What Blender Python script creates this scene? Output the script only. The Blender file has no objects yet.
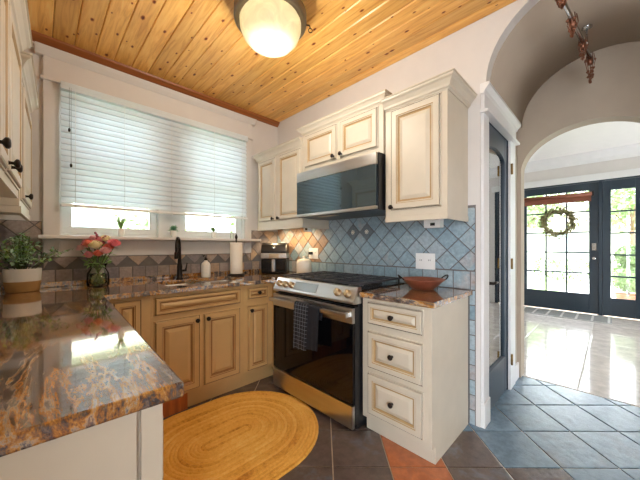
import bpy, bmesh, math, random
from mathutils import Vector, Matrix
R = math.radians
SC = bpy.context.scene
COL = SC.collection
random.seed(7)

# ------------------------------------------------------------------ colours and materials
def lin(r, g, b):
    def f(c):
        c /= 255.0
        return c / 12.92 if c <= .04045 else ((c + .055) / 1.055) ** 2.4
    return (f(r), f(g), f(b), 1.0)

MATS = {}
def nt(name):
    m = bpy.data.materials.new(name); m.use_nodes = True
    MATS[name] = m
    return m, m.node_tree.nodes, m.node_tree.links, m.node_tree.nodes['Principled BSDF']

def ramp(N, stops, interp='LINEAR'):
    r = N.new('ShaderNodeValToRGB'); cr = r.color_ramp; cr.interpolation = interp
    while len(cr.elements) > 1: cr.elements.remove(cr.elements[-1])
    cr.elements[0].position = stops[0][0]; cr.elements[0].color = stops[0][1]
    for p, c in stops[1:]:
        e = cr.elements.new(p); e.color = c
    return r

def coords(N, L, scale=(1, 1, 1), rot=(0, 0, 0), loc=(0, 0, 0)):
    t = N.new('ShaderNodeTexCoord'); m = N.new('ShaderNodeMapping')
    L.new(t.outputs['Object'], m.inputs['Vector'])
    m.inputs['Scale'].default_value = scale; m.inputs['Rotation'].default_value = rot
    m.inputs['Location'].default_value = loc
    return m.outputs['Vector']

def noise(N, L, vec, scale=5, detail=4, rough=.5, dist=0):
    n = N.new('ShaderNodeTexNoise')
    n.inputs['Scale'].default_value = scale; n.inputs['Detail'].default_value = detail
    n.inputs['Roughness'].default_value = rough; n.inputs['Distortion'].default_value = dist
    if vec is not None: L.new(vec, n.inputs['Vector'])
    return n.outputs['Fac']

def bump(N, L, fac, b, strength=.2, distance=.01):
    u = N.new('ShaderNodeBump'); u.inputs['Strength'].default_value = strength
    u.inputs['Distance'].default_value = distance
    L.new(fac, u.inputs['Height']); L.new(u.outputs['Normal'], b.inputs['Normal'])

def mat(name, rgb, rough=.5, metal=0, var=.06, scale=8, spec=.5, bmp=0, stretch=(1, 1, 1)):
    """plain surface with a faint procedural mottling"""
    m, N, L, b = nt(name)
    c = lin(*rgb)
    v = coords(N, L, stretch)
    f = noise(N, L, v, scale, 3)
    lo = tuple(x * (1 - var) for x in c[:3]) + (1,); hi = tuple(min(1, x * (1 + var)) for x in c[:3]) + (1,)
    r = ramp(N, [(.3, lo), (.7, hi)])
    L.new(f, r.inputs['Fac']); L.new(r.outputs['Color'], b.inputs['Base Color'])
    b.inputs['Roughness'].default_value = rough; b.inputs['Metallic'].default_value = metal
    b.inputs['Specular IOR Level'].default_value = spec
    if bmp: bump(N, L, f, b, bmp)
    return m

def glass_mat(name, rgb=(255, 255, 255), alpha=.12, rough=.0):
    """thin pane: mostly see-through with a mirror reflection"""
    m, N, L, b = nt(name)
    out = N['Material Output']
    N.remove(b)
    tr = N.new('ShaderNodeBsdfTransparent'); tr.inputs['Color'].default_value = lin(*rgb)
    gl = N.new('ShaderNodeBsdfGlossy'); gl.inputs['Roughness'].default_value = rough
    fr = N.new('ShaderNodeFresnel'); fr.inputs['IOR'].default_value = 1.45
    ad = N.new('ShaderNodeMath'); ad.operation = 'ADD'; ad.inputs[1].default_value = alpha - .04; ad.use_clamp = True
    mx = N.new('ShaderNodeMixShader')
    L.new(fr.outputs[0], ad.inputs[0]); L.new(ad.outputs[0], mx.inputs[0])
    L.new(tr.outputs[0], mx.inputs[1]); L.new(gl.outputs[0], mx.inputs[2]); L.new(mx.outputs[0], out.inputs['Surface'])
    return m

def emit_mat(name, rgb, strength):
    m, N, L, b = nt(name)
    b.inputs['Base Color'].default_value = lin(*rgb)
    b.inputs['Emission Color'].default_value = lin(*rgb); b.inputs['Emission Strength'].default_value = strength
    return m

def attr_fac(N):
    a = N.new('ShaderNodeAttribute'); a.attribute_name = 'rnd'
    return a.outputs['Fac']

def tile_mat(name, stops, rough=.4, nscale=9, mixw=.35, bmp=.3, streak=(1, 1, 1), rot=0, rvar=.1):
    """stone tiles: each tile takes its own colour (face attribute) broken up by noise"""
    m, N, L, b = nt(name)
    v = coords(N, L, streak, (0, 0, rot))
    f = noise(N, L, v, nscale, 6, .6, .6)
    mixn = N.new('ShaderNodeMix'); mixn.data_type = 'FLOAT'; mixn.inputs['Factor'].default_value = mixw
    L.new(attr_fac(N), mixn.inputs['A']); L.new(f, mixn.inputs['B'])
    r = ramp(N, stops); L.new(mixn.outputs['Result'], r.inputs['Fac'])
    f2 = noise(N, L, v, nscale * 3, 6, .65)
    hs = N.new('ShaderNodeHueSaturation')
    mr = N.new('ShaderNodeMapRange'); mr.inputs['From Min'].default_value = .3; mr.inputs['From Max'].default_value = .7
    mr.inputs['To Min'].default_value = .78; mr.inputs['To Max'].default_value = 1.2
    L.new(f2, mr.inputs['Value']); L.new(mr.outputs['Result'], hs.inputs['Value'])
    L.new(r.outputs['Color'], hs.inputs['Color']); L.new(hs.outputs['Color'], b.inputs['Base Color'])
    rr = N.new('ShaderNodeMapRange'); rr.inputs['To Min'].default_value = rough - rvar; rr.inputs['To Max'].default_value = rough + rvar
    L.new(f2, rr.inputs['Value']); L.new(rr.outputs['Result'], b.inputs['Roughness'])
    bump(N, L, f2, b, bmp, .006)
    return m

# paints
M_CREAM = mat('cream_paint', (206, 196, 178), .42, var=.03)
M_CREAM_WARM = mat('cream_paint_warm_shade', (202, 166, 112), .42, var=.04)  # cream cabinet finish with shade and warm bounce put into the colour
M_GLAZE = mat('tan_glaze', (176, 146, 102), .5, var=.1)
M_GLAZE_WARM = mat('tan_glaze_warm_shade', (150, 108, 62), .5, var=.1)  # groove glaze copy carrying the same warm shade in its colour
M_GAP = mat('dark_gap', (84, 66, 48), .7, var=.1)
M_TRIMW = mat('white_trim_paint_shaded', (218, 214, 210), .4, var=.02)  # white trim paint with the backlit window-side shade in its colour
M_TRIM = mat('white_trim_paint', (228, 228, 228), .38, var=.02)
M_WALL = mat('cream_wall_paint', (216, 212, 208), .7, var=.02)
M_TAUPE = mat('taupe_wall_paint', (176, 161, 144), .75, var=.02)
M_WHITE = mat('white_ceiling_paint', (240, 238, 235), .8, var=.01)
M_NAVY = mat('navy_door_paint', (42, 57, 71), .32, var=.05)
M_WPLASTIC = mat('white_plastic', (240, 240, 238), .35, var=.01)
M_BLACK = mat('black_plastic', (24, 24, 28), .3, var=.1)
M_IRON = mat('cast_iron', (58, 60, 66), .36, var=.2, bmp=.1)
M_ENAMEL = mat('black_enamel', (16, 17, 20), .12, var=.1)
M_BRONZE = mat('dark_bronze', (44, 38, 36), .38, .7, var=.15)
M_PAN = mat('aged_bronze_pan', (128, 116, 100), .4, .75, var=.2)
M_STEEL = mat('brushed_steel', (205, 203, 200), .28, 1, var=.05, scale=40, stretch=(1, .05, 1))
M_CHROME = mat('chrome', (215, 218, 222), .12, 1, var=.02)
M_WARMSTEEL = mat('warm_tinted_steel', (200, 180, 148), .3, 1, var=.05)  # range-knob steel with a warm reflection put into its colour
M_COPPERB = mat('aged_copper_bead', (138, 94, 74), .35, .9, var=.15)
M_COPPER = mat('copper', (164, 102, 80), .38, .6, var=.15, scale=20)
M_CERAMIC = mat('cream_ceramic', (232, 222, 205), .3, var=.02)
M_POTW = mat('white_pot', (236, 236, 232), .4, var=.02)
M_PAPER = mat('paper_towel', (240, 232, 218), .9, var=.02, bmp=.2, scale=60)
M_SOAP = mat('white_bottle', (235, 232, 226), .3, var=.02)
M_MULCH = mat('soil', (70, 52, 40), .95, var=.3, scale=60)
M_STEM = mat('plant_stem', (92, 112, 60), .6, var=.2)
M_LEAF = mat('blue_green_leaf', (158, 190, 158), .5, var=.35, scale=14)
M_LEAFB = mat('bright_green_leaf', (140, 184, 104), .5, var=.3, scale=14)
M_SUCC = mat('succulent_green', (110, 170, 130), .5, var=.3, scale=20)
M_WREATH = mat('dried_wreath_leaf', (128, 122, 84), .7, var=.35, scale=18)
M_VINE = mat('vine_twig', (98, 78, 56), .8, var=.3, scale=30)
M_HINGE = mat('aged_brass_hinge', (140, 112, 66), .4, .8, var=.2)
M_GLASS = glass_mat('window_pane_glass', alpha=.06)

M_VASEG = glass_mat('vase_glass', (248, 252, 246), alpha=.06)
MATS['vase_glass'].node_tree.nodes['Fresnel'].inputs['IOR'].default_value = 1.18
M_DARKGLASS = mat('dark_oven_glass', (10, 9, 12), .04, var=.1, spec=.4)
M_MWGLASS = mat('smoked_mirror_glass', (92, 108, 116), .03, .75, var=.03)
M_GROUT = mat('pale_grout', (172, 152, 130), .85, var=.08, scale=30)
M_GROUTD = mat('grey_grout', (112, 108, 106), .9, var=.1, scale=30)
M_MAT = mat('grey_mat', (150, 152, 152), .9, var=.1, scale=50)
M_MATW = mat('pale_mat_bars', (214, 214, 212), .9, var=.05, scale=50)
M_ROLLER = mat('reddish_woven_wood', (138, 82, 62), .7, var=.2, scale=60, stretch=(1, .05, 3))
M_BROWNCHAR = mat('bare_wood_board', (186, 104, 48), .5, var=.35, scale=9, stretch=(3, 3, .25))
M_PINKF = mat('pink_petal', (244, 160, 172), .6, var=.1)
M_CORALF = mat('coral_petal', (244, 142, 122), .6, var=.1)
M_CREAMF = mat('cream_petal', (252, 238, 200), .6, var=.06)
M_PALEF = mat('pale_pink_petal', (250, 204, 206), .6, var=.08)
M_PLUMF = mat('plum_bud', (150, 52, 76), .6, var=.1)
M_SINK = mat('satin_sink_steel', (210, 210, 208), .3, 1, var=.05)
M_DISPLAY = mat('grey_display_glass', (150, 164, 172), .08, var=.05)
M_LAWN = mat('lawn_grass', (150, 172, 110), .9, var=.3, scale=4)
M_PAVE = mat('pale_paving', (206, 202, 194), .9, var=.08, scale=3)
M_HEDGE = mat('hedge_leaf', (118, 142, 96), .7, var=.4, scale=6)
M_TREE = mat('tree_leaf', (140, 164, 112), .7, var=.4, scale=4)
M_BARK = mat('tree_bark', (120, 98, 78), .9, var=.3, scale=12)
M_STUCCO = mat('pale_stucco', (226, 222, 214), .9, var=.04)
M_ROOF = mat('roof_shingle', (150, 140, 132), .9, var=.15, scale=10)
M_TERRA = mat('terracotta', (170, 104, 76), .8, var=.1)

def m_blind():
    m, N, L, b = nt('translucent_slat'); out = N['Material Output']
    f = noise(N, L, coords(N, L, (1, 20, 20)), 6, 2)
    r = ramp(N, [(.3, lin(236, 238, 238)), (.7, lin(246, 247, 247))]); L.new(f, r.inputs['Fac'])
    L.new(r.outputs['Color'], b.inputs['Base Color']); b.inputs['Roughness'].default_value = .4
    t = N.new('ShaderNodeBsdfTranslucent'); t.inputs['Color'].default_value = lin(228, 242, 252)
    mx = N.new('ShaderNodeMixShader'); mx.inputs[0].default_value = .4
    L.new(b.outputs[0], mx.inputs[1]); L.new(t.outputs[0], mx.inputs[2]); L.new(mx.outputs[0], out.inputs['Surface'])
    return m
M_BLIND = m_blind()

def m_granite():
    m, N, L, b = nt('veined_granite')
    v = coords(N, L, (11, 2.0, 6), (0, 0, R(-28)))      # long veins
    f1 = noise(N, L, v, 1.2, 10, .74, .5)
    r1 = ramp(N, [(.30, lin(16, 16, 22)), (.40, lin(44, 44, 56)), (.455, lin(92, 90, 102)), (.485, lin(196, 178, 152)), (.51, lin(206, 142, 48)),
                  (.545, lin(148, 92, 36)), (.575, lin(58, 50, 52)), (.62, lin(84, 82, 94)), (.66, lin(170, 150, 126)), (.72, lin(34, 32, 40))])
    L.new(f1, r1.inputs['Fac'])
    f2 = noise(N, L, coords(N, L, (1.5, .5, 1), (0, 0, R(-28))), 62, 5, .7)
    r2 = ramp(N, [(.38, lin(18, 17, 22)), (.47, lin(70, 64, 64)), (.56, lin(190, 150, 92)), (.66, lin(50, 48, 56))])
    L.new(f2, r2.inputs['Fac'])
    mx = N.new('ShaderNodeMix'); mx.data_type = 'RGBA'; mx.inputs['Factor'].default_value = .28
    L.new(r1.outputs['Color'], mx.inputs['A']); L.new(r2.outputs['Color'], mx.inputs['B'])
    L.new(mx.outputs['Result'], b.inputs['Base Color'])
    b.inputs['Roughness'].default_value = .07; b.inputs['Specular IOR Level'].default_value = .65
    b.inputs['IOR'].default_value = 1.7; b.inputs['Coat Weight'].default_value = 1; b.inputs['Coat IOR'].default_value = 1.6; b.inputs['Coat Roughness'].default_value = .04
    return m
M_GRANITE = m_granite()

def m_pine():
    m, N, L, b = nt('knotty_pine')
    at = attr_fac(N)
    tc = N.new('ShaderNodeTexCoord')
    sh = N.new('ShaderNodeVectorMath'); sh.operation = 'ADD'
    cb = N.new('ShaderNodeCombineXYZ')
    mu = N.new('ShaderNodeMath'); mu.operation = 'MULTIPLY'; mu.inputs[1].default_value = 37.0
    L.new(at, mu.inputs[0]); L.new(mu.outputs[0], cb.inputs['Y']); L.new(mu.outputs[0], cb.inputs['Z'])
    L.new(tc.outputs['Object'], sh.inputs[0]); L.new(cb.outputs[0], sh.inputs[1])
    mp = N.new('ShaderNodeMapping'); mp.inputs['Scale'].default_value = (14, 1.1, 1); L.new(sh.outputs[0], mp.inputs['Vector'])
    g = noise(N, L, mp.outputs['Vector'], 2.2, 6, .6, 1.2)
    base = ramp(N, [(.30, lin(214, 150, 76)), (.5, lin(240, 184, 98)), (.72, lin(252, 206, 124))]); L.new(g, base.inputs['Fac'])
    hs = N.new('ShaderNodeHueSaturation')
    mr = N.new('ShaderNodeMapRange'); mr.inputs['To Min'].default_value = .84; mr.inputs['To Max'].default_value = 1.12
    L.new(at, mr.inputs['Value']); L.new(mr.outputs['Result'], hs.inputs['Value']); L.new(base.outputs['Color'], hs.inputs['Color'])
    # knots
    mk = N.new('ShaderNodeMapping'); mk.inputs['Scale'].default_value = (8.2, 4.2, 1); L.new(sh.outputs[0], mk.inputs['Vector'])
    vo = N.new('ShaderNodeTexVoronoi'); vo.voronoi_dimensions = '2D'; vo.inputs['Scale'].default_value = 1.0
    vo.inputs['Randomness'].default_value = .95
    L.new(mk.outputs['Vector'], vo.inputs['Vector'])
    sp = N.new('ShaderNodeSeparateColor'); L.new(vo.outputs['Color'], sp.inputs[0])
    sz = N.new('ShaderNodeMapRange'); sz.inputs['To Min'].default_value = .75; sz.inputs['To Max'].default_value = 2.6; L.new(sp.outputs[0], sz.inputs['Value'])
    dm_ = N.new('ShaderNodeMath'); dm_.operation = 'MULTIPLY'; L.new(vo.outputs['Distance'], dm_.inputs[0]); L.new(sz.outputs['Result'], dm_.inputs[1])
    wob = N.new('ShaderNodeMath'); wob.operation = 'MULTIPLY_ADD'; wob.inputs[1].default_value = .12; 
    L.new(g, wob.inputs[0]); L.new(dm_.outputs[0], wob.inputs[2])
    kr = ramp(N, [(.0, lin(92, 44, 20)), (.10, lin(108, 56, 26)), (.125, lin(190, 130, 76)), (.17, (1, 1, 1, 1))]); L.new(wob.outputs[0], kr.inputs['Fac'])
    mxk = N.new('ShaderNodeMix'); mxk.data_type = 'RGBA'; mxk.blend_type = 'MULTIPLY'; mxk.inputs['Factor'].default_value = 1
    L.new(hs.outputs['Color'], mxk.inputs['A']); L.new(kr.outputs['Color'], mxk.inputs['B'])
    L.new(mxk.outputs['Result'], b.inputs['Base Color'])
    b.inputs['Roughness'].default_value = .34
    return m
M_PINE = m_pine()
M_PINETRIM = mat('stained_pine_trim', (150, 88, 42), .4, var=.25, scale=6, stretch=(.3, 8, 8))

def m_rug():
    m, N, L, b = nt('braided_jute')
    f = noise(N, L, coords(N, L), 55, 4, .7)
    f2 = noise(N, L, coords(N, L), 3, 3, .6)
    mx = N.new('ShaderNodeMath'); mx.operation = 'MULTIPLY_ADD'; mx.inputs[1].default_value = .5
    h = N.new('ShaderNodeMath'); h.operation = 'MULTIPLY'; h.inputs[1].default_value = .5
    L.new(f, mx.inputs[0]); L.new(f2, h.inputs[0]); L.new(h.outputs[0], mx.inputs[2])
    at = attr_fac(N)
    ad = N.new('ShaderNodeMath'); ad.operation = 'MULTIPLY_ADD'; ad.inputs[1].default_value = .2
    L.new(at, ad.inputs[0]); L.new(mx.outputs[0], ad.inputs[2])
    r = ramp(N, [(.38, lin(184, 116, 38)), (.52, lin(230, 168, 70)), (.68, lin(244, 188, 90)), (.84, lin(252, 214, 126))]); L.new(ad.outputs[0], r.inputs['Fac'])
    L.new(r.outputs['Color'], b.inputs['Base Color']); b.inputs['Roughness'].default_value = .9
    bump(N, L, f, b, .7, .01)
    return m
M_RUG = m_rug()

M_FLOOR = tile_mat('slate_floor', [(.12, lin(96, 118, 138)), (.34, lin(122, 146, 164)), (.50, lin(102, 88, 82)), (.62, lin(86, 72, 68)), (.70, lin(110, 82, 68)), (.80, lin(182, 106, 62)), (.9, lin(150, 92, 60))], .2, 6, .3, .6)
MATS['slate_floor'].node_tree.nodes['Principled BSDF'].inputs['IOR'].default_value = 1.7
M_SPLASH = tile_mat('slate_splash', [(.15, lin(128, 152, 166)), (.35, lin(148, 170, 182)), (.5, lin(162, 176, 184)), (.66, lin(142, 166, 178)), (.76, lin(170, 168, 170)), (.84, lin(160, 140, 126)), (.96, lin(170, 136, 110))], .5, 14, .35, .35)  # blue daylight reflection is put into these slate colours
M_SPLASHB = tile_mat('taupe_slate_splash', [(.15, lin(122, 116, 120)), (.4, lin(156, 144, 138)), (.6, lin(170, 156, 148)), (.8, lin(182, 154, 126)), (.9, lin(128, 132, 144))], .5, 14, .35, .35)
M_FOYER = tile_mat('polished_pale_marble', [(.1, lin(216, 206, 198)), (.5, lin(226, 218, 212)), (.9, lin(232, 226, 222))], .1, 3, .4, .0, rvar=.03)

def m_check():
    m, N, L, b = nt('checked_black_cloth')
    v = coords(N, L)
    s = N.new('ShaderNodeSeparateXYZ'); L.new(v, s.inputs[0])
    outs = []
    for ax, k in (('Y', 36.0), ('Z', 36.0)):
        a = N.new('ShaderNodeMath'); a.operation = 'MULTIPLY'; a.inputs[1].default_value = k; L.new(s.outputs[ax], a.inputs[0])
        f = N.new('ShaderNodeMath'); f.operation = 'FRACT'; L.new(a.outputs[0], f.inputs[0])
        c = N.new('ShaderNodeMath'); c.operation = 'LESS_THAN'; c.inputs[1].default_value = .10; L.new(f.outputs[0], c.inputs[0])
        outs.append(c.outputs[0])
    mxm = N.new('ShaderNodeMath'); mxm.operation = 'MAXIMUM'; L.new(outs[0], mxm.inputs[0]); L.new(outs[1], mxm.inputs[1])
    r = ramp(N, [(0, lin(26, 27, 32)), (1, lin(112, 116, 126))]); L.new(mxm.outputs[0], r.inputs['Fac'])
    L.new(r.outputs['Color'], b.inputs['Base Color']); b.inputs['Roughness'].default_value = .95
    return m
M_CHECK = m_check()
M_NAVYCLOTH = mat('black_cloth', (24, 25, 32), .95, var=.2, scale=60)

def m_basket():
    m, N, L, b = nt('woven_basket')
    v = coords(N, L)
    s = N.new('ShaderNodeSeparateXYZ'); L.new(v, s.inputs[0])
    f = noise(N, L, coords(N, L, (1, 1, 6)), 40, 3)
    r = ramp(N, [(.0, lin(196, 150, 92)), (.40, lin(190, 146, 90)), (.42, lin(246, 242, 232)), (1, lin(248, 245, 238))], 'LINEAR')
    mr = N.new('ShaderNodeMapRange'); mr.inputs['From Min'].default_value = 0; mr.inputs['From Max'].default_value = .17
    L.new(s.outputs['Z'], mr.inputs['Value']); L.new(mr.outputs['Result'], r.inputs['Fac'])
    L.new(r.outputs['Color'], b.inputs['Base Color']); b.inputs['Roughness'].default_value = .9
    w = N.new('ShaderNodeTexWave'); w.bands_direction = 'Z'; w.inputs['Scale'].default_value = 60; L.new(v, w.inputs['Vector'])
    bump(N, L, w.outputs['Fac'], b, .6, .01)
    return m
M_BASKET = m_basket()

def m_globe():
    m, N, L, b = nt('etched_globe_glass'); out = N['Material Output']
    f = noise(N, L, coords(N, L), 9, 4, .6, 2)
    r = ramp(N, [(.35, lin(206, 202, 186)), (.7, lin(226, 222, 204))]); L.new(f, r.inputs['Fac'])
    L.new(r.outputs['Color'], b.inputs['Base Color']); b.inputs['Roughness'].default_value = .18
    t = N.new('ShaderNodeBsdfTranslucent'); L.new(r.outputs['Color'], t.inputs['Color'])
    mx = N.new('ShaderNodeMixShader'); mx.inputs[0].default_value = .6
    b.inputs['Emission Color'].default_value = lin(255, 236, 170); b.inputs['Emission Strength'].default_value = .35
    L.new(b.outputs[0], mx.inputs[1]); L.new(t.outputs[0], mx.inputs[2]); L.new(mx.outputs[0], out.inputs['Surface'])
    return m
M_GLOBE = m_globe()
M_BULB = emit_mat('lit_bulb', (255, 222, 160), 6)
M_LED = emit_mat('lit_under_cabinet_lens', (255, 214, 150), 8)

# ------------------------------------------------------------------ mesh building
class MB:
    def __init__(s): s.bm = bmesh.new(); s.rnd = s.bm.faces.layers.float.new('rnd')
    def face(s, vs, mi=0, rnd=0.5, smooth=False):
        try: f = s.bm.faces.new(vs)
        except ValueError: return None
        f.material_index = mi; f[s.rnd] = rnd; f.smooth = smooth
        return f
    def v(s, p): return s.bm.verts.new(p)
    def box(s, x0, y0, z0, x1, y1, z1, mi=0, bev=0, M=None):
        x0, x1 = sorted((x0, x1)); y0, y1 = sorted((y0, y1)); z0, z1 = sorted((z0, z1))
        P = [Vector(p) for p in ((x0, y0, z0), (x1, y0, z0), (x1, y1, z0), (x0, y1, z0), (x0, y0, z1), (x1, y0, z1), (x1, y1, z1), (x0, y1, z1))]
        if M: P = [M @ p for p in P]
        V = [s.v(p) for p in P]
        F = [s.face([V[i] for i in q], mi) for q in ((3, 2, 1, 0), (4, 5, 6, 7), (0, 1, 5, 4), (1, 2, 6, 5), (2, 3, 7, 6), (3, 0, 4, 7))]
        if bev:
            es = list({e for f in F for e in f.edges})
            bmesh.ops.bevel(s.bm, geom=es, offset=bev, segments=2, affect='EDGES', profile=.6)
        return s
    def prism(s, pts, vec, mi=0, bev=0):
        """closed outline extruded along vec"""
        vec = Vector(vec)
        A = [s.v(Vector(p)) for p in pts]; B = [s.v(Vector(p) + vec) for p in pts]
        fa = s.face(A[::-1], mi); fb = s.face(B, mi)
        n = len(pts)
        for i in range(n): s.face([A[i], A[(i + 1) % n], B[(i + 1) % n], B[i]], mi)
        if bev:
            es = [e for e in list(fa.edges) + list(fb.edges)]
            bmesh.ops.bevel(s.bm, geom=es, offset=bev, segments=2, affect='EDGES', profile=.6)
        return s
    def lathe(s, prof, O=(0, 0, 0), axis=(0, 0, 1), seg=24, mi=0, smooth=True, sx=1, sy=1, rot=0):
        O = Vector(O); q = Vector((0, 0, 1)).rotation_difference(Vector(axis))
        rings = []
        for r, h in prof:
            if r < 1e-6: rings.append([s.v(O + q @ Vector((0, 0, h)))])
            else: rings.append([s.v(O + q @ Vector((r * sx * math.cos(rot + 2 * math.pi * i / seg), r * sy * math.sin(rot + 2 * math.pi * i / seg), h))) for i in range(seg)])
        for a, b in zip(rings, rings[1:]):
            for i in range(seg):
                j = (i + 1) % seg
                if len(a) == 1 and len(b) == 1: continue
                if len(a) == 1: s.face([a[0], b[j], b[i]][::-1], mi, smooth=smooth)
                elif len(b) == 1: s.face([a[i], a[j], b[0]], mi, smooth=smooth)
                else: s.face([a[i], a[j], b[j], b[i]], mi, smooth=smooth)
        return s
    def tube(s, pts, r, seg=8, mi=0, cap=True, closed=False):
        pts = [Vector(p) for p in pts]; n = len(pts); rings = []
        rr = r if isinstance(r, (list, tuple)) else [r] * n
        up = None
        for i, p in enumerate(pts):
            if closed: t = pts[(i + 1) % n] - pts[i - 1]
            else: t = (pts[min(i + 1, n - 1)] - pts[max(i - 1, 0)])
            t.normalize()
            if up is None:
                up = Vector((0, 0, 1)) if abs(t.z) < .9 else Vector((1, 0, 0))
            a = t.cross(up).normalized(); up2 = a.cross(t).normalized(); up = up2
            rings.append([s.v(p + (a * math.cos(2 * math.pi * k / seg) + up2 * math.sin(2 * math.pi * k / seg)) * rr[i]) for k in range(seg)])
        m = n if closed else n - 1
        for i in range(m):
            A, B = rings[i], rings[(i + 1) % n]
            for k in range(seg): s.face([A[k], A[(k + 1) % seg], B[(k + 1) % seg], B[k]], mi, smooth=True)
        if cap and not closed:
            s.face(rings[0][::-1], mi); s.face(rings[-1], mi)
        return s
    def ball(s, c, r, seg=10, mi=0, squash=1):
        prof = [(r * math.sin(math.pi * i / 6), -r * squash * math.cos(math.pi * i / 6)) for i in range(7)]
        prof[0] = (0, prof[0][1]); prof[-1] = (0, prof[-1][1])
        return s.lathe(prof, c, seg=seg, mi=mi)
    def panel(s, O, U, N, w, h, loops):
        """concentric rectangles: loops = [(inset, height above the surface, material of the band out to it)]"""
        O = Vector(O); U = Vector(U); N = Vector(N); V = Vector((0, 0, 1))
        prev = None
        for ins, d, mi in loops:
            q = [s.v(O + U * a + V * b + N * d) for a, b in ((ins, ins), (w - ins, ins), (w - ins, h - ins), (ins, h - ins))]
            if prev:
                for k in range(4): s.face([prev[k], prev[(k + 1) % 4], q[(k + 1) % 4], q[k]], mi)
            prev = q
        s.face(prev, loops[-1][2] if loops[-1][2] != 1 else 0)
        return s
    def leaf(s, p, d, up, L, W, mi=0):
        p = Vector(p); d = Vector(d).normalized(); side = d.cross(Vector(up))
        if side.length < 1e-4: side = d.cross(Vector((1, 0, 0)))
        side.normalize(); nn = side.cross(d)
        a = s.v(p); b = s.v(p + d * L * .5 + side * W * .5 + nn * W * .12); c = s.v(p + d * L - nn * L * .12); e = s.v(p + d * L * .5 - side * W * .5 + nn * W * .12)
        m = s.v(p + d * L * .5)
        for q in ((a, b, m), (b, c, m), (c, e, m), (e, a, m)): s.face(q, mi, random.random(), True)
        return s
    def leaves(s, c, rad, n, L, W, mi=0, shell=.55, sq=(1, 1, 1)):
        c = Vector(c)
        for _ in range(n):
            d = Vector((random.gauss(0, 1), random.gauss(0, 1), random.gauss(0, 1))).normalized()
            r = rad * (shell + (1 - shell) * random.random())
            p = c + Vector((d.x * sq[0], d.y * sq[1], d.z * sq[2])) * r
            dd = d + Vector((random.uniform(-.8, .8), random.uniform(-.8, .8), random.uniform(-.8, .8)))
            s.leaf(p, dd, (random.uniform(-1, 1), random.uniform(-1, 1), 1), L * random.uniform(.7, 1.25), W * random.uniform(.7, 1.25), mi)
        return s

def wloc(o):
    p = Vector((0, 0, 0))
    while o is not None: p += o.location; o = o.parent
    return p

def obj(name, mb, mats, parent=None, loc=None, bevel=0, recalc=True):
    """one mesh object; mesh coordinates are world coordinates (minus the root's place)"""
    bm = mb.bm
    off = wloc(parent) if parent else Vector(loc or (0, 0, 0))
    if parent: off = parent['_o'] if '_o' in parent else off
    off = Vector(off)
    if recalc: bmesh.ops.recalc_face_normals(bm, faces=bm.faces)
    for v in bm.verts: v.co -= off
    me = bpy.data.meshes.new(name); bm.to_mesh(me); bm.free()
    for m in (mats if isinstance(mats, (list, tuple)) else [mats]): me.materials.append(m)
    o = bpy.data.objects.new(name, me); COL.objects.link(o)
    if parent: o.parent = parent
    else: o.location = off
    if bevel:
        b = o.modifiers.new('soft_edges', 'BEVEL'); b.width = bevel; b.segments = 2; b.limit_method = 'ANGLE'; b.angle_limit = R(40)
    return o

def tag(o, label, cat, group=None):
    o['label'] = label; o['category'] = cat
    if group: o['group'] = group
    return o

def thing(name, label, cat, loc, group=None, rotz=0, sub=None):
    o = bpy.data.objects.new(name, None); COL.objects.link(o)
    o.location = loc; o.rotation_euler = (0, 0, rotz); o.empty_display_size = .05
    return tag(o, label, cat, group)

def struct(name, mb, mats, parent=None, bevel=0, loc=None):
    o = obj(name, mb, mats, parent, loc, bevel)
    if parent is None: o['kind'] = 'structure'
    return o

def sroot(name, loc):
    o = bpy.data.objects.new(name, None); COL.objects.link(o); o.location = loc; o['kind'] = 'structure'
    return o

# sub-parts: parent mesh sits at its root's origin, so world offset equals the root's
def sub(name, mb, mats, part, bevel=0):
    root = part
    while root.parent: root = root.parent
    off = root.location
    bmesh.ops.recalc_face_normals(mb.bm, faces=mb.bm.faces)
    for v in mb.bm.verts: v.co -= off
    me = bpy.data.meshes.new(name); mb.bm.to_mesh(me); mb.bm.free()
    for m in (mats if isinstance(mats, (list, tuple)) else [mats]): me.materials.append(m)
    o = bpy.data.objects.new(name, me); COL.objects.link(o); o.parent = part
    if bevel:
        b = o.modifiers.new('soft_edges', 'BEVEL'); b.width = bevel; b.segments = 2; b.limit_method = 'ANGLE'; b.angle_limit = R(40)
    return o

# ------------------------------------------------------------------ main dimensions (metres)
EYE = 1.22
CT = .918                     # counter top
XS, YW = 2.12, 2.91           # range wall plane, window wall plane
CEIL = 2.74
YP = .62                      # passage wall (pantry door) plane
XA = 3.19                     # arch wall between passage and foyer
XF = 7.05                     # foyer front-door wall
TH = math.atan(.0384)         # the left wall stands a couple of degrees off square
PL = Vector((-.467, 0, 0))
def LW(d, s, z=0):            # d out from the left wall, s along it
    return (PL.x + d * math.cos(TH) + s * math.sin(TH), -d * math.sin(TH) + s * math.cos(TH), z)

# ------------------------------------------------------------------ tiles
def clip(poly, rect):
    def cut(P, ax, val, keep_less):
        out = []
        for i in range(len(P)):
            a, b = P[i], P[(i + 1) % len(P)]
            ina = (a[ax] <= val) == keep_less or a[ax] == val; inb = (b[ax] <= val) == keep_less or b[ax] == val
            if ina: out.append(a)
            if ina != inb:
                t = (val - a[ax]) / (b[ax] - a[ax]); q = [0, 0]
                q[ax] = val; q[1 - ax] = a[1 - ax] + t * (b[1 - ax] - a[1 - ax]); out.append(tuple(q))
        return out
    for ax, val, less in ((0, rect[0], False), (0, rect[2], True), (1, rect[1], False), (1, rect[3], True)):
        if len(poly) < 3: return []
        poly = cut(poly, ax, val, less)
    return poly

def area(P): return .5 * sum(P[i][0] * P[(i + 1) % len(P)][1] - P[(i + 1) % len(P)][0] * P[i][1] for i in range(len(P)))

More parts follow.
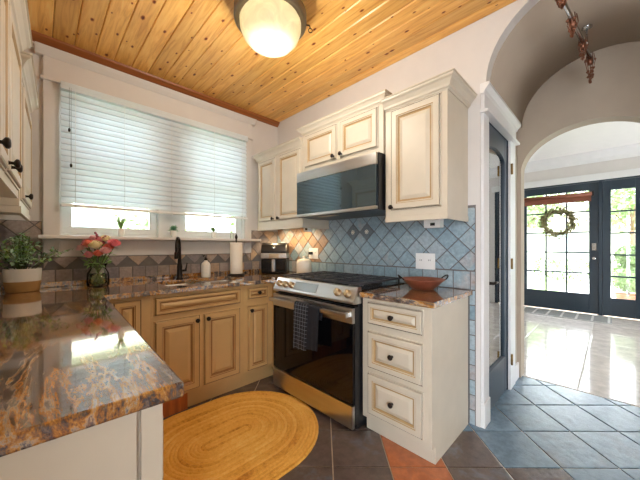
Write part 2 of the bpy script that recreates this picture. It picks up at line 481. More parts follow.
def add_tile(mb, P, to3, thick, gap, rnd, mi=0):
    if len(P) < 3: return
    A = area(P)
    if abs(A) < 2e-5: return
    if A < 0: P = P[::-1]
    n = len(P); Q = []
    for i in range(n):              # inset polygon
        a, b, c = P[i - 1], P[i], P[(i + 1) % n]
        d1 = Vector((b[0] - a[0], b[1] - a[1])); d2 = Vector((c[0] - b[0], c[1] - b[1]))
        if d1.length < 1e-5 or d2.length < 1e-5: continue
        d1.normalize(); d2.normalize()
        n1 = Vector((-d1.y, d1.x)); n2 = Vector((-d2.y, d2.x)); k = n1 + n2
        den = 1 + n1.dot(n2)
        if den < .05: continue
        Q.append((b[0] + k.x / den * gap, b[1] + k.y / den * gap))
    if len(Q) < 3 or area(Q) < 1e-5: return
    cx = sum(p[0] for p in Q) / len(Q); cy = sum(p[1] for p in Q) / len(Q)
    lo = [mb.v(to3(p[0], p[1], 0)) for p in Q]
    hi = [mb.v(to3(p[0], p[1], thick * .75)) for p in Q]
    T = [(p[0] + (cx - p[0]) * .04, p[1] + (cy - p[1]) * .04) for p in Q]
    tp = [mb.v(to3(p[0], p[1], thick)) for p in T]
    n = len(Q)
    for i in range(n):
        mb.face([lo[i], lo[(i + 1) % n], hi[(i + 1) % n], hi[i]], mi, rnd)
        mb.face([hi[i], hi[(i + 1) % n], tp[(i + 1) % n], tp[i]], mi, rnd)
    mb.face(tp, mi, rnd)

def diag(mb, rect, h, org, to3, thick=.006, gap=.0035, rv=None, mi=0, deco=()):
    i0 = int((rect[0] - org[0]) / h) - 2; i1 = int((rect[2] - org[0]) / h) + 2
    j0 = int((rect[1] - org[1]) / h) - 2; j1 = int((rect[3] - org[1]) / h) + 2
    for i in range(i0, i1 + 1):
        for j in range(j0, j1 + 1):
            if (i + j) % 2: continue
            c = (org[0] + i * h, org[1] + (j + 1) * h)
            P = clip([(c[0] - h, c[1]), (c[0], c[1] - h), (c[0] + h, c[1]), (c[0], c[1] + h)], rect)
            if not P: continue
            add_tile(mb, P, to3, thick, gap, rv(c) if rv else random.random(), 2 if any(abs(c[0] - d[0]) < h * .6 and abs(c[1] - d[1]) < h * .6 for d in deco) else mi)

def row(mb, x0, x1, z0, z1, w, to3, thick=.006, gap=.0035, phase=0, mi=0):
    k = math.floor((x0 - phase) / w)
    while phase + k * w < x1:
        a = max(x0, phase + k * w); b = min(x1, phase + (k + 1) * w)
        if b - a > .012: add_tile(mb, [(a, z0), (b, z0), (b, z1), (a, z1)], to3, thick, gap, random.random(), mi)
        k += 1

# ------------------------------------------------------------------ floors
mb = MB()
mb.box(-3, -3, -.06, XA + .07, 3.05, -.006, 1)
s_ = .315; ang = R(-45)
def to_floor(a, b, h): # a along (1,1)/sqrt2, b along (1,-1)/sqrt2
    k = math.sqrt(.5)
    return Vector(((a + b) * k, (a - b) * k, -.006 + h))
FR = random.Random(11)
for i in range(-16, 20):
    for j in range(-18, 18):
        a0, b0 = 1.59 + i * s_, .057 + j * s_
        k = math.sqrt(.5)
        P = [((a + b) * k, (a - b) * k) for a, b in ((a0, b0), (a0 + s_, b0), (a0 + s_, b0 + s_), (a0, b0 + s_))]
        P = clip(P, (-2.9, -2.9, XA + .06, 3.0))
        cxy = ((a0 + b0 + s_) * k, (a0 - b0) * k); q = FR.random()
        rv_ = .02 + .30 * q if cxy[0] > 1.95 else .50 + .18 * q        # blue slate with sky glare put into its colour in the passage, browner in the kitchen
        if abs(cxy[0] - 1.47) < .17 and abs(cxy[1] - .70) < .17: rv_ = .93
        elif cxy[0] < 1.95 and FR.random() < .12: rv_ = .85
        add_tile(mb, P, lambda x, y, h: Vector((x, y, -.006 + h)), .006, .0035, rv_)
struct('floor', mb, [M_FLOOR, M_GROUT])
mb = MB(); mb.box(XA + .07, -4, -.06, XF + .3, 3.0, -.006, 1)
for i in range(7):
    for j in range(12):
        x0 = XA + .07 + i * .6; y0 = -4 + j * .6
        add_tile(mb, clip([(x0, y0), (x0 + .6, y0), (x0 + .6, y0 + .6), (x0, y0 + .6)], (XA, -4, XF, 3)), lambda x, y, h: Vector((x, y, -.006 + h)), .006, .0008, FR.random())
struct('floor_foyer', mb, [M_FOYER, M_GROUT])

# ------------------------------------------------------------------ walls
def arc(c, a, zc, b, n=28, start=math.pi, end=0):
    return [(c + a * math.cos(start + (end - start) * i / n), zc + b * math.sin(start + (end - start) * i / n)) for i in range(n + 1)]
VC, VA, VZ, VB = .07, .515, 2.31, .475
# range wall with the vault's mouth
out = [(3.05, 0), (3.05, CEIL + .05), (-3, CEIL + .05), (-3, 0), (VC - .55, 0), (VC - .55, VZ), (VC - VA, VZ)] + arc(VC, VA, VZ, VB)[1:-1] + [(VC + VA, VZ), (YP, VZ), (YP, 0)]
# the vault rises above the kitchen ceiling line a little: keep the outline inside the wall
out = [(y, min(z, CEIL + .049)) if z != CEIL + .05 else (y, z + .12) for y, z in out]
mb = MB(); mb.prism([(XS, y, z) for y, z in out], (.08, 0, 0))
struct('wall_range', mb, M_WALL)
# window wall with opening
WX0, WX1, WZ0, WZ1 = .10, 1.68, 1.30, 2.44
mb = MB()
mb.box(-1.0, YW, 0, WX0, YW + .14, CEIL + .05); mb.box(WX1, YW, 0, XS + .08, YW + .14, CEIL + .05)
mb.box(WX0, YW, 0, WX1, YW + .14, WZ0); mb.box(WX0, YW, WZ1, WX1, YW + .14, CEIL + .05)
struct('wall_window', mb, M_WALL)
# left wall; its unseen opening near the viewer is sized to steer side daylight
mb = MB(); mb.prism([LW(-.12, -.35), LW(0, -.35), LW(0, 2.915), LW(-.12, 2.915)], (0, 0, CEIL + .05))
mb.prism([LW(-.12, -2.5), LW(0, -2.5), LW(0, -1.9), LW(-.12, -1.9)], (0, 0, CEIL + .05)); mb.prism([LW(-.12, -1.9, 2.3), LW(0, -1.9, 2.3), LW(0, -.35, 2.3), LW(-.12, -.35, 2.3)], (0, 0, CEIL - 2.25))
struct('wall_left', mb, M_WALL)
# unseen wall behind the viewer, added to block sky light; the unseen opening on the left, past the end of the worktop, is sized for side daylight
mb = MB(); mb.box(-1.2, -2.5, 0, XS, -2.4, CEIL + .05)
struct('wall_rear_added', mb, M_TAUPE)
# passage walls
DX0, DX1, DZ = 2.245, 2.85, 2.12
mb = MB()
mb.box(XS + .08, YP, 0, DX0, YP + .1, VZ); mb.box(DX1, YP, 0, XA, YP + .1, VZ); mb.box(DX0, YP, DZ, DX1, YP + .1, VZ)
struct('wall_passage_left', mb, M_TAUPE)
mb = MB(); mb.box(XS + .08, VC - .65, 0, XA, VC - .55, VZ)
struct('wall_passage_right', mb, M_TAUPE)
# barrel vault
mb = MB()
A = arc(VC, VA, VZ, VB, 40); B = arc(VC, VA + .08, VZ, VB + .08, 40)
ra = [[mb.v((x, y, z)) for y, z in A] for x in (XS + .08, XA)]; rb = [[mb.v((x, y, z)) for y, z in B] for x in (XS + .08, XA)]
for i in range(40):
    mb.face([ra[0][i], ra[0][i + 1], ra[1][i + 1], ra[1][i]], smooth=True); mb.face([rb[0][i], rb[1][i], rb[1][i + 1], rb[0][i + 1]], smooth=True)
    mb.face([ra[0][i], rb[0][i], rb[0][i + 1], ra[0][i + 1]]); mb.face([ra[1][i], ra[1][i + 1], rb[1][i + 1], rb[1][i]])
mb.box(XS + .08, VC + VA, VZ - .001, XA, YP + .1, VZ + .05); mb.box(XS + .08, VC - .65, VZ - .001, XA, VC - VA, VZ + .05)
struct('ceiling_vault', mb, M_TAUPE)
# arch wall to the foyer
AC, AA, AZ, AB = .13, .461, 1.90, .346
out = [(3.0, 0), (3.0, 2.95), (-4, 2.95), (-4, 0), (AC - AA, 0)] + arc(AC, AA, AZ, AB) + [(AC + AA, 0)]
mb = MB(); mb.prism([(XA, y, z) for y, z in out], (.14, 0, 0))
struct('wall_arch', mb, M_TAUPE)
# foyer shell
D1, D1b, D2, D2b, DT = .165, 1.32, -.43, .118, 2.35
mb = MB()
mb.box(XF, 1.38, 0, XF + .15, 3.0, 2.9); mb.box(XF, -4, 0, XF + .15, -.49, 2.9); mb.box(XF, -.49, DT + .03, XF + .15, 1.38, 2.9)
struct('wall_foyer_front', mb, M_WALL)
mb = MB(); mb.box(XA + .14, 2.9, 0, XF, 3.0, 2.9); struct('wall_foyer_left', mb, M_WALL)
mb = MB(); mb.box(XA + .14, -4, 0, 5.0, -3.9, 2.9); mb.box(5.0, -4, 2.3, XF, -3.9, 2.9); struct('wall_foyer_right_added', mb, M_WALL)  # unseen wall added to cut the daylight entering the foyer
mb = MB(); mb.box(XA, -4, 2.88, XF + .15, 3.0, 2.98); struct('ceiling_foyer', mb, M_WHITE)
mb = MB()
mb.prism([(XF, -4, 2.88), (XF - .14, -4, 2.88), (XF - .12, -4, 2.84), (XF - .04, -4, 2.76), (XF - .02, -4, 2.70), (XF, -4, 2.70)], (0, 6.9, 0))
mb.box(XF - .025, -.55, DT + .03, XF, 1.45, DT + .15, bev=.004)
struct('trim_foyer', mb, M_TRIM)

# kitchen ceiling of pine planks
mb = MB(); PR = random.Random(5)
mb.box(-1.2, -2.6, CEIL + .014, XS, YW, CEIL + .05, 1)
x = -.66
while x < XS - .01:
    w = .1225; x1 = min(x + w, XS)
    r_ = PR.random(); g = .0025
    pr = [(x + .001, CEIL + .014), (x + .001, CEIL + .006), (x + g + .004, CEIL), (x1 - g - .004, CEIL), (x1 - .001, CEIL + .006), (x1 - .001, CEIL + .014)]
    a = [mb.v((p[0], -2.6, p[1])) for p in pr]; b = [mb.v((p[0], YW, p[1])) for p in pr]
    for i in range(5): mb.face([a[i], a[i + 1], b[i + 1], b[i]], 0, r_)
    x += w
struct('ceiling', mb, [M_PINE, M_PINETRIM])
mb = MB(); mb.prism([(-.5, YW, CEIL), (-.5, YW - .05, CEIL), (-.5, YW - .045, CEIL - .015), (-.5, YW - .015, CEIL - .045), (-.5, YW, CEIL - .05)], (XS + .499, 0, 0))
struct('trim_ceiling', mb, M_PINETRIM)

# ------------------------------------------------------------------ kitchen window
mb = MB()
Y0 = YW - .03
mb.box(.026, Y0, 1.14, .118, YW, 2.44, bev=.004); mb.box(1.655, Y0, 1.14, 1.735, YW, 2.44, bev=.004)      # side casings
mb.box(.026, Y0 - .004, 2.44, 1.735, YW, 2.62, bev=.004)                                                   # head board
mb.box(.01, Y0 - .02, 2.425, 1.75, YW, 2.447, bev=.005)                                                     # fillet
mb.prism([(-.015, YW, 2.60), (-.015, Y0 - .01, 2.60), (-.015, Y0 - .035, 2.63), (-.015, Y0 - .05, 2.655), (-.015, YW, 2.655)], (1.79, 0, 0))
mb.box(.118, Y0 + .012, 1.14, 1.655, YW, 1.27, bev=.003)                                                     # apron
mb.box(.0, YW - .135, 1.272, 1.80, YW + .05, 1.298, bev=.006)                                                # stool
struct('trim_window', mb, M_TRIMW)
win = sroot('window_1', (.9, YW + .07, WZ0))
mb = MB()
mb.box(WX0, YW + .0, WZ0, WX0 + .03, YW + .13, WZ1); mb.box(WX1 - .03, YW + .0, WZ0, WX1, YW + .13, WZ1)
mb.box(WX0, YW + .0, WZ1 - .03, WX1, YW + .13, WZ1); mb.box(.79, YW + .01, WZ0, .985, YW + .13, WZ1)
mb.box(WX0, YW + .06, WZ0 - .003, WX1, YW + .13, WZ0 + .02)
obj('window_frame', mb, M_TRIM, win, bevel=.003)
for (a, b) in ((.13, .79), (.985, 1.65)):
    mb = MB(); y0, y1 = YW + .06, YW + .095; sw = .06
    mb.box(a, y0, WZ0 + .02, b, y1, WZ0 + .072); mb.box(a, y0, 1.86, b, y1, 1.905)
    mb.box(a, y0, WZ0 + .072, a + sw, y1, 1.86); mb.box(b - sw, y0, WZ0 + .072, b, y1, 1.86)
    st = obj('lower_sash', mb, M_TRIM, win, bevel=.003)
    mb = MB(); mb.box(a + sw, y0 + .015, WZ0 + .072, b - sw, y0 + .019, 1.86); sub('pane', mb, M_GLASS, st)
    mb = MB(); y0, y1 = YW + .097, YW + .128
    mb.box(a, y0, 1.87, b, y1, 1.905); mb.box(a, y0, 2.36, b, y1, 2.41); mb.box(a, y0, 1.905, a + sw, y1, 2.36); mb.box(b - sw, y0, 1.905, b, y1, 2.36)
    st = obj('upper_sash', mb, M_TRIM, win, bevel=.003)
    mb = MB(); mb.box(a + sw, y0 + .012, 1.905, b - sw, y0 + .016, 2.36); sub('pane', mb, M_GLASS, st)

bl = thing('window_blind', 'wide white slatted blind lowered over the kitchen window above the sink', 'blind', (.89, YW - .045, 1.51))
yb = YW - .072
mb = MB(); mb.box(.118, yb - .03, 2.37, 1.648, yb + .03, 2.425, bev=.004); obj('headrail', mb, M_BLIND, bl)
NS = 19; tilt = R(68)
for k in range(NS):
    z = 1.565 + k * .0432
    mb = MB(); hw = .027
    n = 6; top = []; bot = []
    for i in range(n + 1):
        t = -1 + 2 * i / n; cv = .0035 * (1 - t * t)
        yy = yb + t * hw * math.cos(tilt) + cv * math.sin(tilt) * -1; zz = z + t * hw * math.sin(tilt) + cv * math.cos(tilt)
        top.append((yy, zz))
    vs = [[mb.v((x, y + dy, zq)) for y, zq in top] for x in (.122, 1.644) for dy in (0, .0022)]
    for i in range(n):
        mb.face([vs[0][i], vs[2][i], vs[2][i + 1], vs[0][i + 1]], smooth=True); mb.face([vs[1][i], vs[1][i + 1], vs[3][i + 1], vs[3][i]], smooth=True)
    mb.face([vs[0][0], vs[1][0], vs[3][0], vs[2][0]]); mb.face([vs[0][n], vs[2][n], vs[3][n], vs[1][n]])
    obj('slat', mb, M_BLIND, bl)
mb = MB(); mb.box(.119, yb - .026, 1.513, 1.647, yb + .026, 1.532, bev=.004); obj('bottom_rail', mb, M_WPLASTIC, bl)
for x in (.20, .51, .87, 1.27, 1.58):
    mb = MB()
    mb.tube([(x, yb - .028, 2.38), (x, yb - .028, 1.505)], .0016, 5); mb.ball((x, yb - .028, 1.503), .006)
    obj('ladder_cord', mb, M_WPLASTIC, bl)
for x, z in ((.165, 2.06), (.175, 1.80)):
    mb = MB(); mb.lathe([(0, 0), (.006, .004), (.008, .02), (.003, .03), (0, .032)], (x, yb - .034, z), seg=8); mb.tube([(x, yb - .034, z + .03), (x, yb - .03, 2.39)], .0009, 4)
    obj('pull_cord', mb, M_BRONZE, bl)

# ------------------------------------------------------------------ backsplashes
mb = MB()
W3 = lambda u, v, h: Vector((u, YW - .002 - h, v))
def band(x0, x1, z0, z1, first): mb.box(x0, YW - .002, z0, x1, YW, z1, 1)
band(-.36, XS, CT + .001, 1.04, 0); row(mb, -.36, XS - .01, CT + .001, 1.045, .098, W3, phase=.19)
band(.02, 1.735, 1.04, 1.138, 0); diag(mb, (.026, 1.048, 1.735, 1.138), .0805, (.142, 1.048), W3)
band(-.36, .02, 1.04, 1.40, 0); diag(mb, (-.36, 1.048, .022, 1.40), .0805, (.142, 1.048), W3)
band(1.735, XS, 1.04, 1.40, 0); diag(mb, (1.738, 1.048, XS - .01, 1.40), .0805, (.142, 1.048), W3)
struct('trim_window_backsplash', mb, [M_SPLASHB, M_GROUTD])
mb = MB()
W4 = lambda u, v, h: Vector((XS - .002 - h, u, v))
mb.box(XS - .002, .648, 0, XS, YW - .01, 1.50, 1)
row(mb, .65, YW - .012, CT + .001, 1.047, .114, W4, phase=.681)
DECO = ((1.549, 1.348), (1.707, 1.348))
diag(mb, (.65, 1.05, YW - .012, 1.485), .079, (.838, 1.19), W4, deco=DECO, rv=lambda c: random.uniform(.05, .8) if c[0] < 2.05 else random.uniform(.7, 1.25))  # corner tiles turn tan: warm under-cabinet glow put into their colour
for (a, b) in DECO:
    for k in range(8): mb.ball((XS - .0095, a + .017 * math.cos(k * .785), b + .017 * math.sin(k * .785)), .005, 6, 3)
    mb.ball((XS - .0095, a, b), .010, 8, 3)
for k in range(9): add_tile(mb, [(.65, k * .102), (.688, k * .102), (.688, k * .102 + .1), (.65, k * .102 + .1)], W4, .006, .003, random.random(), 0)
M_DECO = tile_mat('carved_slate_insert', [(.1, lin(84, 92, 100)), (.6, lin(112, 120, 126))], .6, 40, .8, .8)
struct('trim_range_backsplash', mb, [M_SPLASH, M_GROUTD, M_DECO, M_CERAMIC])

# ------------------------------------------------------------------ cabinet helpers
def door_loops(t=.016, k=1.0):
    return [(0, 0, 0), (.001, .006, 0), (.006, .007, 0), (.0075, .0, 2), (.0105, .0, 2), (.0115, t - .004, 0), (.015, t, 0), (.048 * k, t, 0), (.052 * k, t - .004, 1), (.058 * k, t - .003, 0), (.064 * k, t - .011, 1),
            (.072 * k, t - .011, 1), (.094 * k, t - .002, 0), (.097 * k, t - .0015, 0)]
CABM = lambda paint, gl: [paint, gl, M_GAP]

def knob(part, O, N, s=1.0, name='knob'):
    mb = MB()
    mb.lathe([(.0, 0), (.009 * s, 0), (.006 * s, .004), (.0055 * s, .013), (.013 * s, .018), (.0165 * s, .021), (.0165 * s, .027), (.011 * s, .031), (0, .032)], O, N, seg=12)
    return sub(name, mb, M_BRONZE, part)

def front(root, name, O, U, N, w, h, paint, gl, kn=None, k=1.0, label=None):
    mb = MB(); mb.panel(O, U, N, w, h, door_loops(k=k))
    p = obj(name, mb, CABM(paint, gl), root)
    if kn: knob(p, Vector(O) + Vector(U) * kn[0] + Vector((0, 0, kn[1])) + Vector(N) * .015, N)
    return p

def crown(mb, path, z0, h, out, mi=0):
    """moulding swept along plan path (list of (x,y)); outward is to the right of travel"""
    prof = [(0, 0), (.10, .0), (.16, .10), (.30, .16), (.36, .34), (.62, .62), (.84, .74), (.88, .90), (1, .92), (1, 1), (0, 1)]
    n = len(path); P = [Vector((p[0], p[1])) for p in path]; rings = []
    for i in range(n):
        def nrm(a, b):
            d = (b - a).normalized(); return Vector((d.y, -d.x))
        if i == 0: k = nrm(P[0], P[1])
        elif i == n - 1: k = nrm(P[-2], P[-1])
        else:
            n1, n2 = nrm(P[i - 1], P[i]), nrm(P[i], P[i + 1]); k = (n1 + n2) / (1 + n1.dot(n2))
        rings.append([mb.v((P[i].x + k.x * out * a, P[i].y + k.y * out * a, z0 + h * b)) for a, b in prof])
    m = len(prof)
    for i in range(n - 1):
        for j in range(m): mb.face([rings[i][j], rings[i][(j + 1) % m], rings[i + 1][(j + 1) % m], rings[i + 1][j]], mi)
    mb.face(rings[0], mi); mb.face(rings[-1][::-1], mi)

# ------------------------------------------------------------------ window-run base cabinets (cream, warm shade in the colour)
YF, YT = 2.20, 2.25
NB = (0, -1, 0); UB = (1, 0, 0)
def base_body(root, x0, x1, paint=M_CREAM_WARM):
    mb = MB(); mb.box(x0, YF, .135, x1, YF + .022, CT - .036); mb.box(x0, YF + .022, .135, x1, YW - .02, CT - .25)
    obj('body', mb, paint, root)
cb = thing('corner_base_cabinet', 'warm-shaded cream corner base cabinet with narrow panel tucked behind the left worktop', 'cabinet', (.44, YF, 0))
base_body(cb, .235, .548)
front(cb, 'door', (.33, YF, .153), UB, NB, .165, .715, M_CREAM_WARM, M_GLAZE_WARM, k=.8)
mb = MB(); mb.box(.26, YT - .02, 0, .80, YT, .133); p = obj('toe_kick', mb, M_BROWNCHAR, cb); p['label'] = 'bare reddish wood toe board'
sb = thing('sink_base_cabinet', 'warm-shaded cream sink base cabinet with wide false drawer front above two doors', 'cabinet', (.9, YF, 0))
base_body(sb, .549, 1.249)
front(sb, 'false_drawer_front', (.565, YF, .735), UB, NB, .655, .13, M_CREAM_WARM, M_GLAZE_WARM, k=.62)
front(sb, 'door', (.565, YF, .148), UB, NB, .315, .555, M_CREAM_WARM, M_GLAZE_WARM, (.285, .515))
front(sb, 'door', (.902, YF, .148), UB, NB, .315, .555, M_CREAM_WARM, M_GLAZE_WARM, (.03, .515))
mb = MB(); mb.box(.801, YT, 0, 1.249, YT + .018, .134); obj('toe_kick', mb, M_CREAM_WARM, sb)
nb = thing('narrow_base_cabinet', 'narrow warm-shaded cream base cabinet with one drawer and one door beside the range', 'cabinet', (1.4, YF, 0))
base_body(nb, 1.25, 1.545)
front(nb, 'drawer', (1.283, YF, .757), UB, NB, .21, .102, M_CREAM_WARM, M_GLAZE_WARM, (.105, .055), k=.55)
front(nb, 'door', (1.283, YF, .14), UB, NB, .21, .565, M_CREAM_WARM, M_GLAZE_WARM, (.028, .525), k=.85)
mb = MB(); mb.box(1.25, YT, 0, 1.60, YT + .018, .134); mb.box(1.5455, 2.062, .1, 1.56, YF + .02, CT - .036); obj('toe_kick', mb, M_CREAM_WARM, nb)

# ------------------------------------------------------------------ drawer cabinet right of the range
XD = 1.535; ND = (-1, 0, 0); UD = (0, -1, 0)
dc = thing('drawer_base_cabinet', 'cream glazed base cabinet with three stacked drawers right of the range', 'cabinet', (1.8, .92, 0))
mb = MB()
mb.prism([(XD, .69, .10), (XD, .69, CT - .0345), (2.10, .69, CT - .0345), (2.10, .69, 0), (1.58, .69, 0), (1.58, .69, .10)], (0, .016, 0))
mb.box(XD, .706, .10, XD + .02, 1.158, CT - .0345); mb.box(XD + .02, .706, .10, 2.10, 1.158, CT - .06)
obj('body', mb, M_CREAM, dc, bevel=.0015)
mb = MB(); mb.box(1.58, .7065, 0, 1.598, 1.158, .0995); obj('toe_kick', mb, M_CREAM, dc)
for z0, h, k in ((.714, .15, .7), (.43, .246, .9), (.132, .272, .9)):
    front(dc, 'drawer', (XD, 1.118, z0), UD, ND, .383, h, M_CREAM, M_GLAZE, (.19, h / 2), k=k)

# ------------------------------------------------------------------ upper cabinets, range wall
XU = 1.76
def upper(root, y0, y1, z0, z1, bodyfront=XU):
    mb = MB(); mb.box(XU, y0, z0, XS - .009, y1, z1); obj('body', mb, M_CREAM, root, bevel=.0015)
def light_rail(root, y0, y1, z0, z1):
    mb = MB(); mb.box(XU - .006, y0 - .004, z0, XU + .014, y1, z1, bev=.003); mb.box(XU + .014, y0 - .004, z0, XS - .012, y0 + .012, z1)
    obj('light_rail', mb, M_CREAM, root)
ru = thing('wall_cabinet', 'tall single-door cream wall cabinet nearest the arch', 'cabinet', (1.94, .91, 1.425))
upper(ru, .695, 1.127, 1.425, 2.20); light_rail(ru, .695, 1.127, 1.386, 1.4245)
front(ru, 'door', (XU, 1.083, 1.462), UD, ND, .353, .698, M_CREAM, M_GLAZE, (.018, .024))
mb = MB(); crown(mb, [(XU, 1.127), (XU, .695), (XS - .012, .695)][::-1] and [(XU, 1.127), (XU, .695), (XS - .012, .695)], 2.165, .075, .062); obj('crown', mb, M_CREAM, ru)
mu_ = thing('wall_cabinet', 'short two-door cream wall cabinet directly above the microwave', 'cabinet', (1.94, 1.58, 1.88))
upper(mu_, 1.145, 2.014, 1.885, 2.275)
front(mu_, 'door', (XU, 1.985, 1.932), UD, ND, .4, .30, M_CREAM, M_GLAZE, (.372, .03), k=.9)
front(mu_, 'door', (XU, 1.557, 1.932), UD, ND, .372, .30, M_CREAM, M_GLAZE, (.028, .03), k=.9)
mb = MB(); crown(mb, [(XS - .012, 2.014), (XU, 2.014), (XU, 1.145), (XS - .012, 1.145)], 2.245, .06, .05); obj('crown', mb, M_CREAM, mu_)
lu = thing('wall_cabinet', 'cream two-door wall cabinet in the corner above the air fryer', 'cabinet', (1.94, 2.4, 1.41))
upper(lu, 2.018, 2.785, 1.42, 2.18); light_rail(lu, 2.018, 2.785, 1.39, 1.4195)
front(lu, 'door', (XU, 2.75, 1.478), UD, ND, .305, .665, M_CREAM, M_GLAZE, (.283, .026), k=.85)
front(lu, 'door', (XU, 2.395, 1.478), UD, ND, .355, .665, M_CREAM, M_GLAZE, (.024, .026), k=.85)
mb = MB(); crown(mb, [(XS - .012, 2.785), (XU, 2.785), (XU, 2.018)], 2.15, .078, .05); obj('crown', mb, M_CREAM, lu)

# under-cabinet lights and outlet strips
for nm, lab, x, y0, y1, z in (('under_cabinet_outlet', 'small white outlet box under the cabinet nearest the arch', 2.02, .835, .955, 1.372), ('under_cabinet_outlet', 'small white outlet box under the corner of the two-door wall cabinet', 1.93, 2.10, 2.17, 1.385)):
    t = thing(nm, lab, 'outlet', (x, (y0 + y1) / 2, z))
    mb = MB(); mb.box(x - .03, y0, z - .022, x + .03, y1, z + .036, bev=.004); b_ = obj('housing', mb, M_WPLASTIC, t)
    mb = MB(); mb.box(x - .0305, (y0 + y1) / 2 - .022, z - .008, x - .0295, (y0 + y1) / 2 + .012, z + .012); obj('socket', mb, M_BLACK, t)
for i, (y, wy, x) in enumerate(((2.68, .1, 1.86), (2.36, .1, 1.86))):
    t = tag(obj('puck_light', MB().lathe([(0, -.007), (.03, -.007), (.034, -.004), (.034, 0), (0, 0)], (x, y, 1.4195)), [M_LED]), ('round lit puck light under the corner cabinet, above the air fryer', 'round lit puck light under the corner cabinet, above the white canister')[i], 'light')
    t['kind'] = 'thing'

# ------------------------------------------------------------------ left run (uppers and base), built square then turned
def lthing(name, label, cat, d, s, z): return thing(name, label, cat, LW(d, s, z), rotz=-TH)
class LMB(MB): pass
def lobj(name, mb, mats, root, bevel=0):
    """mesh given in (d, s, z); kept in the turned root's own axes"""
    off = root['_ds']
    bmesh.ops.recalc_face_normals(mb.bm, faces=mb.bm.faces)
    for v in mb.bm.verts: v.co -= Vector(off)
    me = bpy.data.meshes.new(name); mb.bm.to_mesh(me); mb.bm.free()
    for m in (mats if isinstance(mats, (list, tuple)) else [mats]): me.materials.append(m)
    o = bpy.data.objects.new(name, me); COL.objects.link(o); o.parent = root
    if bevel:
        b = o.modifiers.new('soft_edges', 'BEVEL'); b.width = bevel; b.segments = 2; b.limit_method = 'ANGLE'; b.angle_limit = R(40)
    return o
def lroot(name, label, cat, d, s, z):
    r = lthing(name, label, cat, d, s, z); r['_ds'] = (d, s, z); return r
def lfront(root, name, s0, z0, w, h, kn):
    mb = MB(); mb.panel((UDEP, s0, z0), (0, 1, 0), (1, 0, 0), w, h, door_loops())
    p = lobj(name, mb, CABM(M_CREAM, M_GLAZE), root)
    mb = MB(); s = 1.0
    mb.lathe([(.0, 0), (.009, 0), (.006, .004), (.0055, .013), (.013, .018), (.0165, .021), (.0165, .027), (.011, .031), (0, .032)], (UDEP + .015, s0 + kn[0], z0 + kn[1]), (1, 0, 0), seg=12)
    off = root['_ds']
    for v in mb.bm.verts: v.co -= Vector(off)
    me = bpy.data.meshes.new('knob'); mb.bm.to_mesh(me); mb.bm.free(); me.materials.append(M_BRONZE)
    o = bpy.data.objects.new('knob', me); COL.objects.link(o); o.parent = p
UDEP = .318
def lupper(label, s0, s1, z0, z1, doors, crown_z, rail):
    r = lroot('wall_cabinet', label, 'cabinet', .16, (s0 + s1) / 2, z0)
    mb = MB(); mb.box(.003, s0, z0, UDEP, s1, z1); lobj('body', mb, M_CREAM, r, .0015)
    for a, w, kx in doors: lfront(r, 'door', a, z0 + .035, w, z1 - z0 - .12, (kx, .028))
    mb = MB(); crown(mb, [(.003, s0), (UDEP, s0), (UDEP, s1), (.003, s1)], crown_z, .075, .05); lobj('crown', mb, M_CREAM, r)
    if rail:
        mb = MB(); mb.box(.003, s0, z0 - .035, UDEP + .006, s0 + .016, z0 - .0005); mb.box(UDEP - .012, s0 + .016, z0 - .035, UDEP + .006, s1, z0 - .0005); lobj('light_rail', mb, M_CREAM, r)
lupper('cream wall cabinet on the left wall closest to the viewer', .80, 1.296, 1.455, 2.215, ((.83, .44, .41),), 2.18, False)
lupper('cream two-door wall cabinet in the middle of the left wall run', 1.30, 2.07, 1.455, 2.215, ((1.33, .225, .195), (1.575, .465, .03)), 2.18, False)
lupper('cream wall cabinet on the left wall ending at the window wall', 2.13, 2.78, 1.424, 2.15, ((2.16, .59, .06),), 2.12, True)
# base
def lbase(label, s0, s1, doors, endpanel=False):
    r = lroot('base_cabinet', label, 'cabinet', .3, (s0 + s1) / 2, 0)
    mb = MB(); mb.box(.003, s0, .10, .63, s1, CT - .0355); lobj('body', mb, M_CREAM, r, .0015)
    mb = MB(); mb.box(.003, s0 + .002, 0, .58, s1 - .002, .0995); lobj('toe_kick', mb, M_CREAM, r)
    for a, w in doors:
        mb = MB(); mb.panel((.63, a, .14), (0, 1, 0), (1, 0, 0), w, .70, door_loops()); lobj('door', mb, CABM(M_CREAM, M_GLAZE), r)
    if endpanel:
        mb = MB(); mb.box(.003, s0 - .012, .0, .585, s0 - .0005, CT - .0355); p = lobj('end_panel', mb, M_CREAM, r, .001)
        mb = MB(); mb.box(.592, s0 - .016, .0, .632, s0 - .0005, CT - .0355); lobj('end_stile', mb, M_CREAM, r, .001)
    return r
lbase('cream base cabinet under the left worktop with plain end panel facing the viewer', .717, 1.42, ((.74, .31), (1.06, .33)), True)
lbase('cream base cabinet under the left worktop nearer the sink corner', 1.424, 2.14, ((1.45, .32), (1.79, .32)))

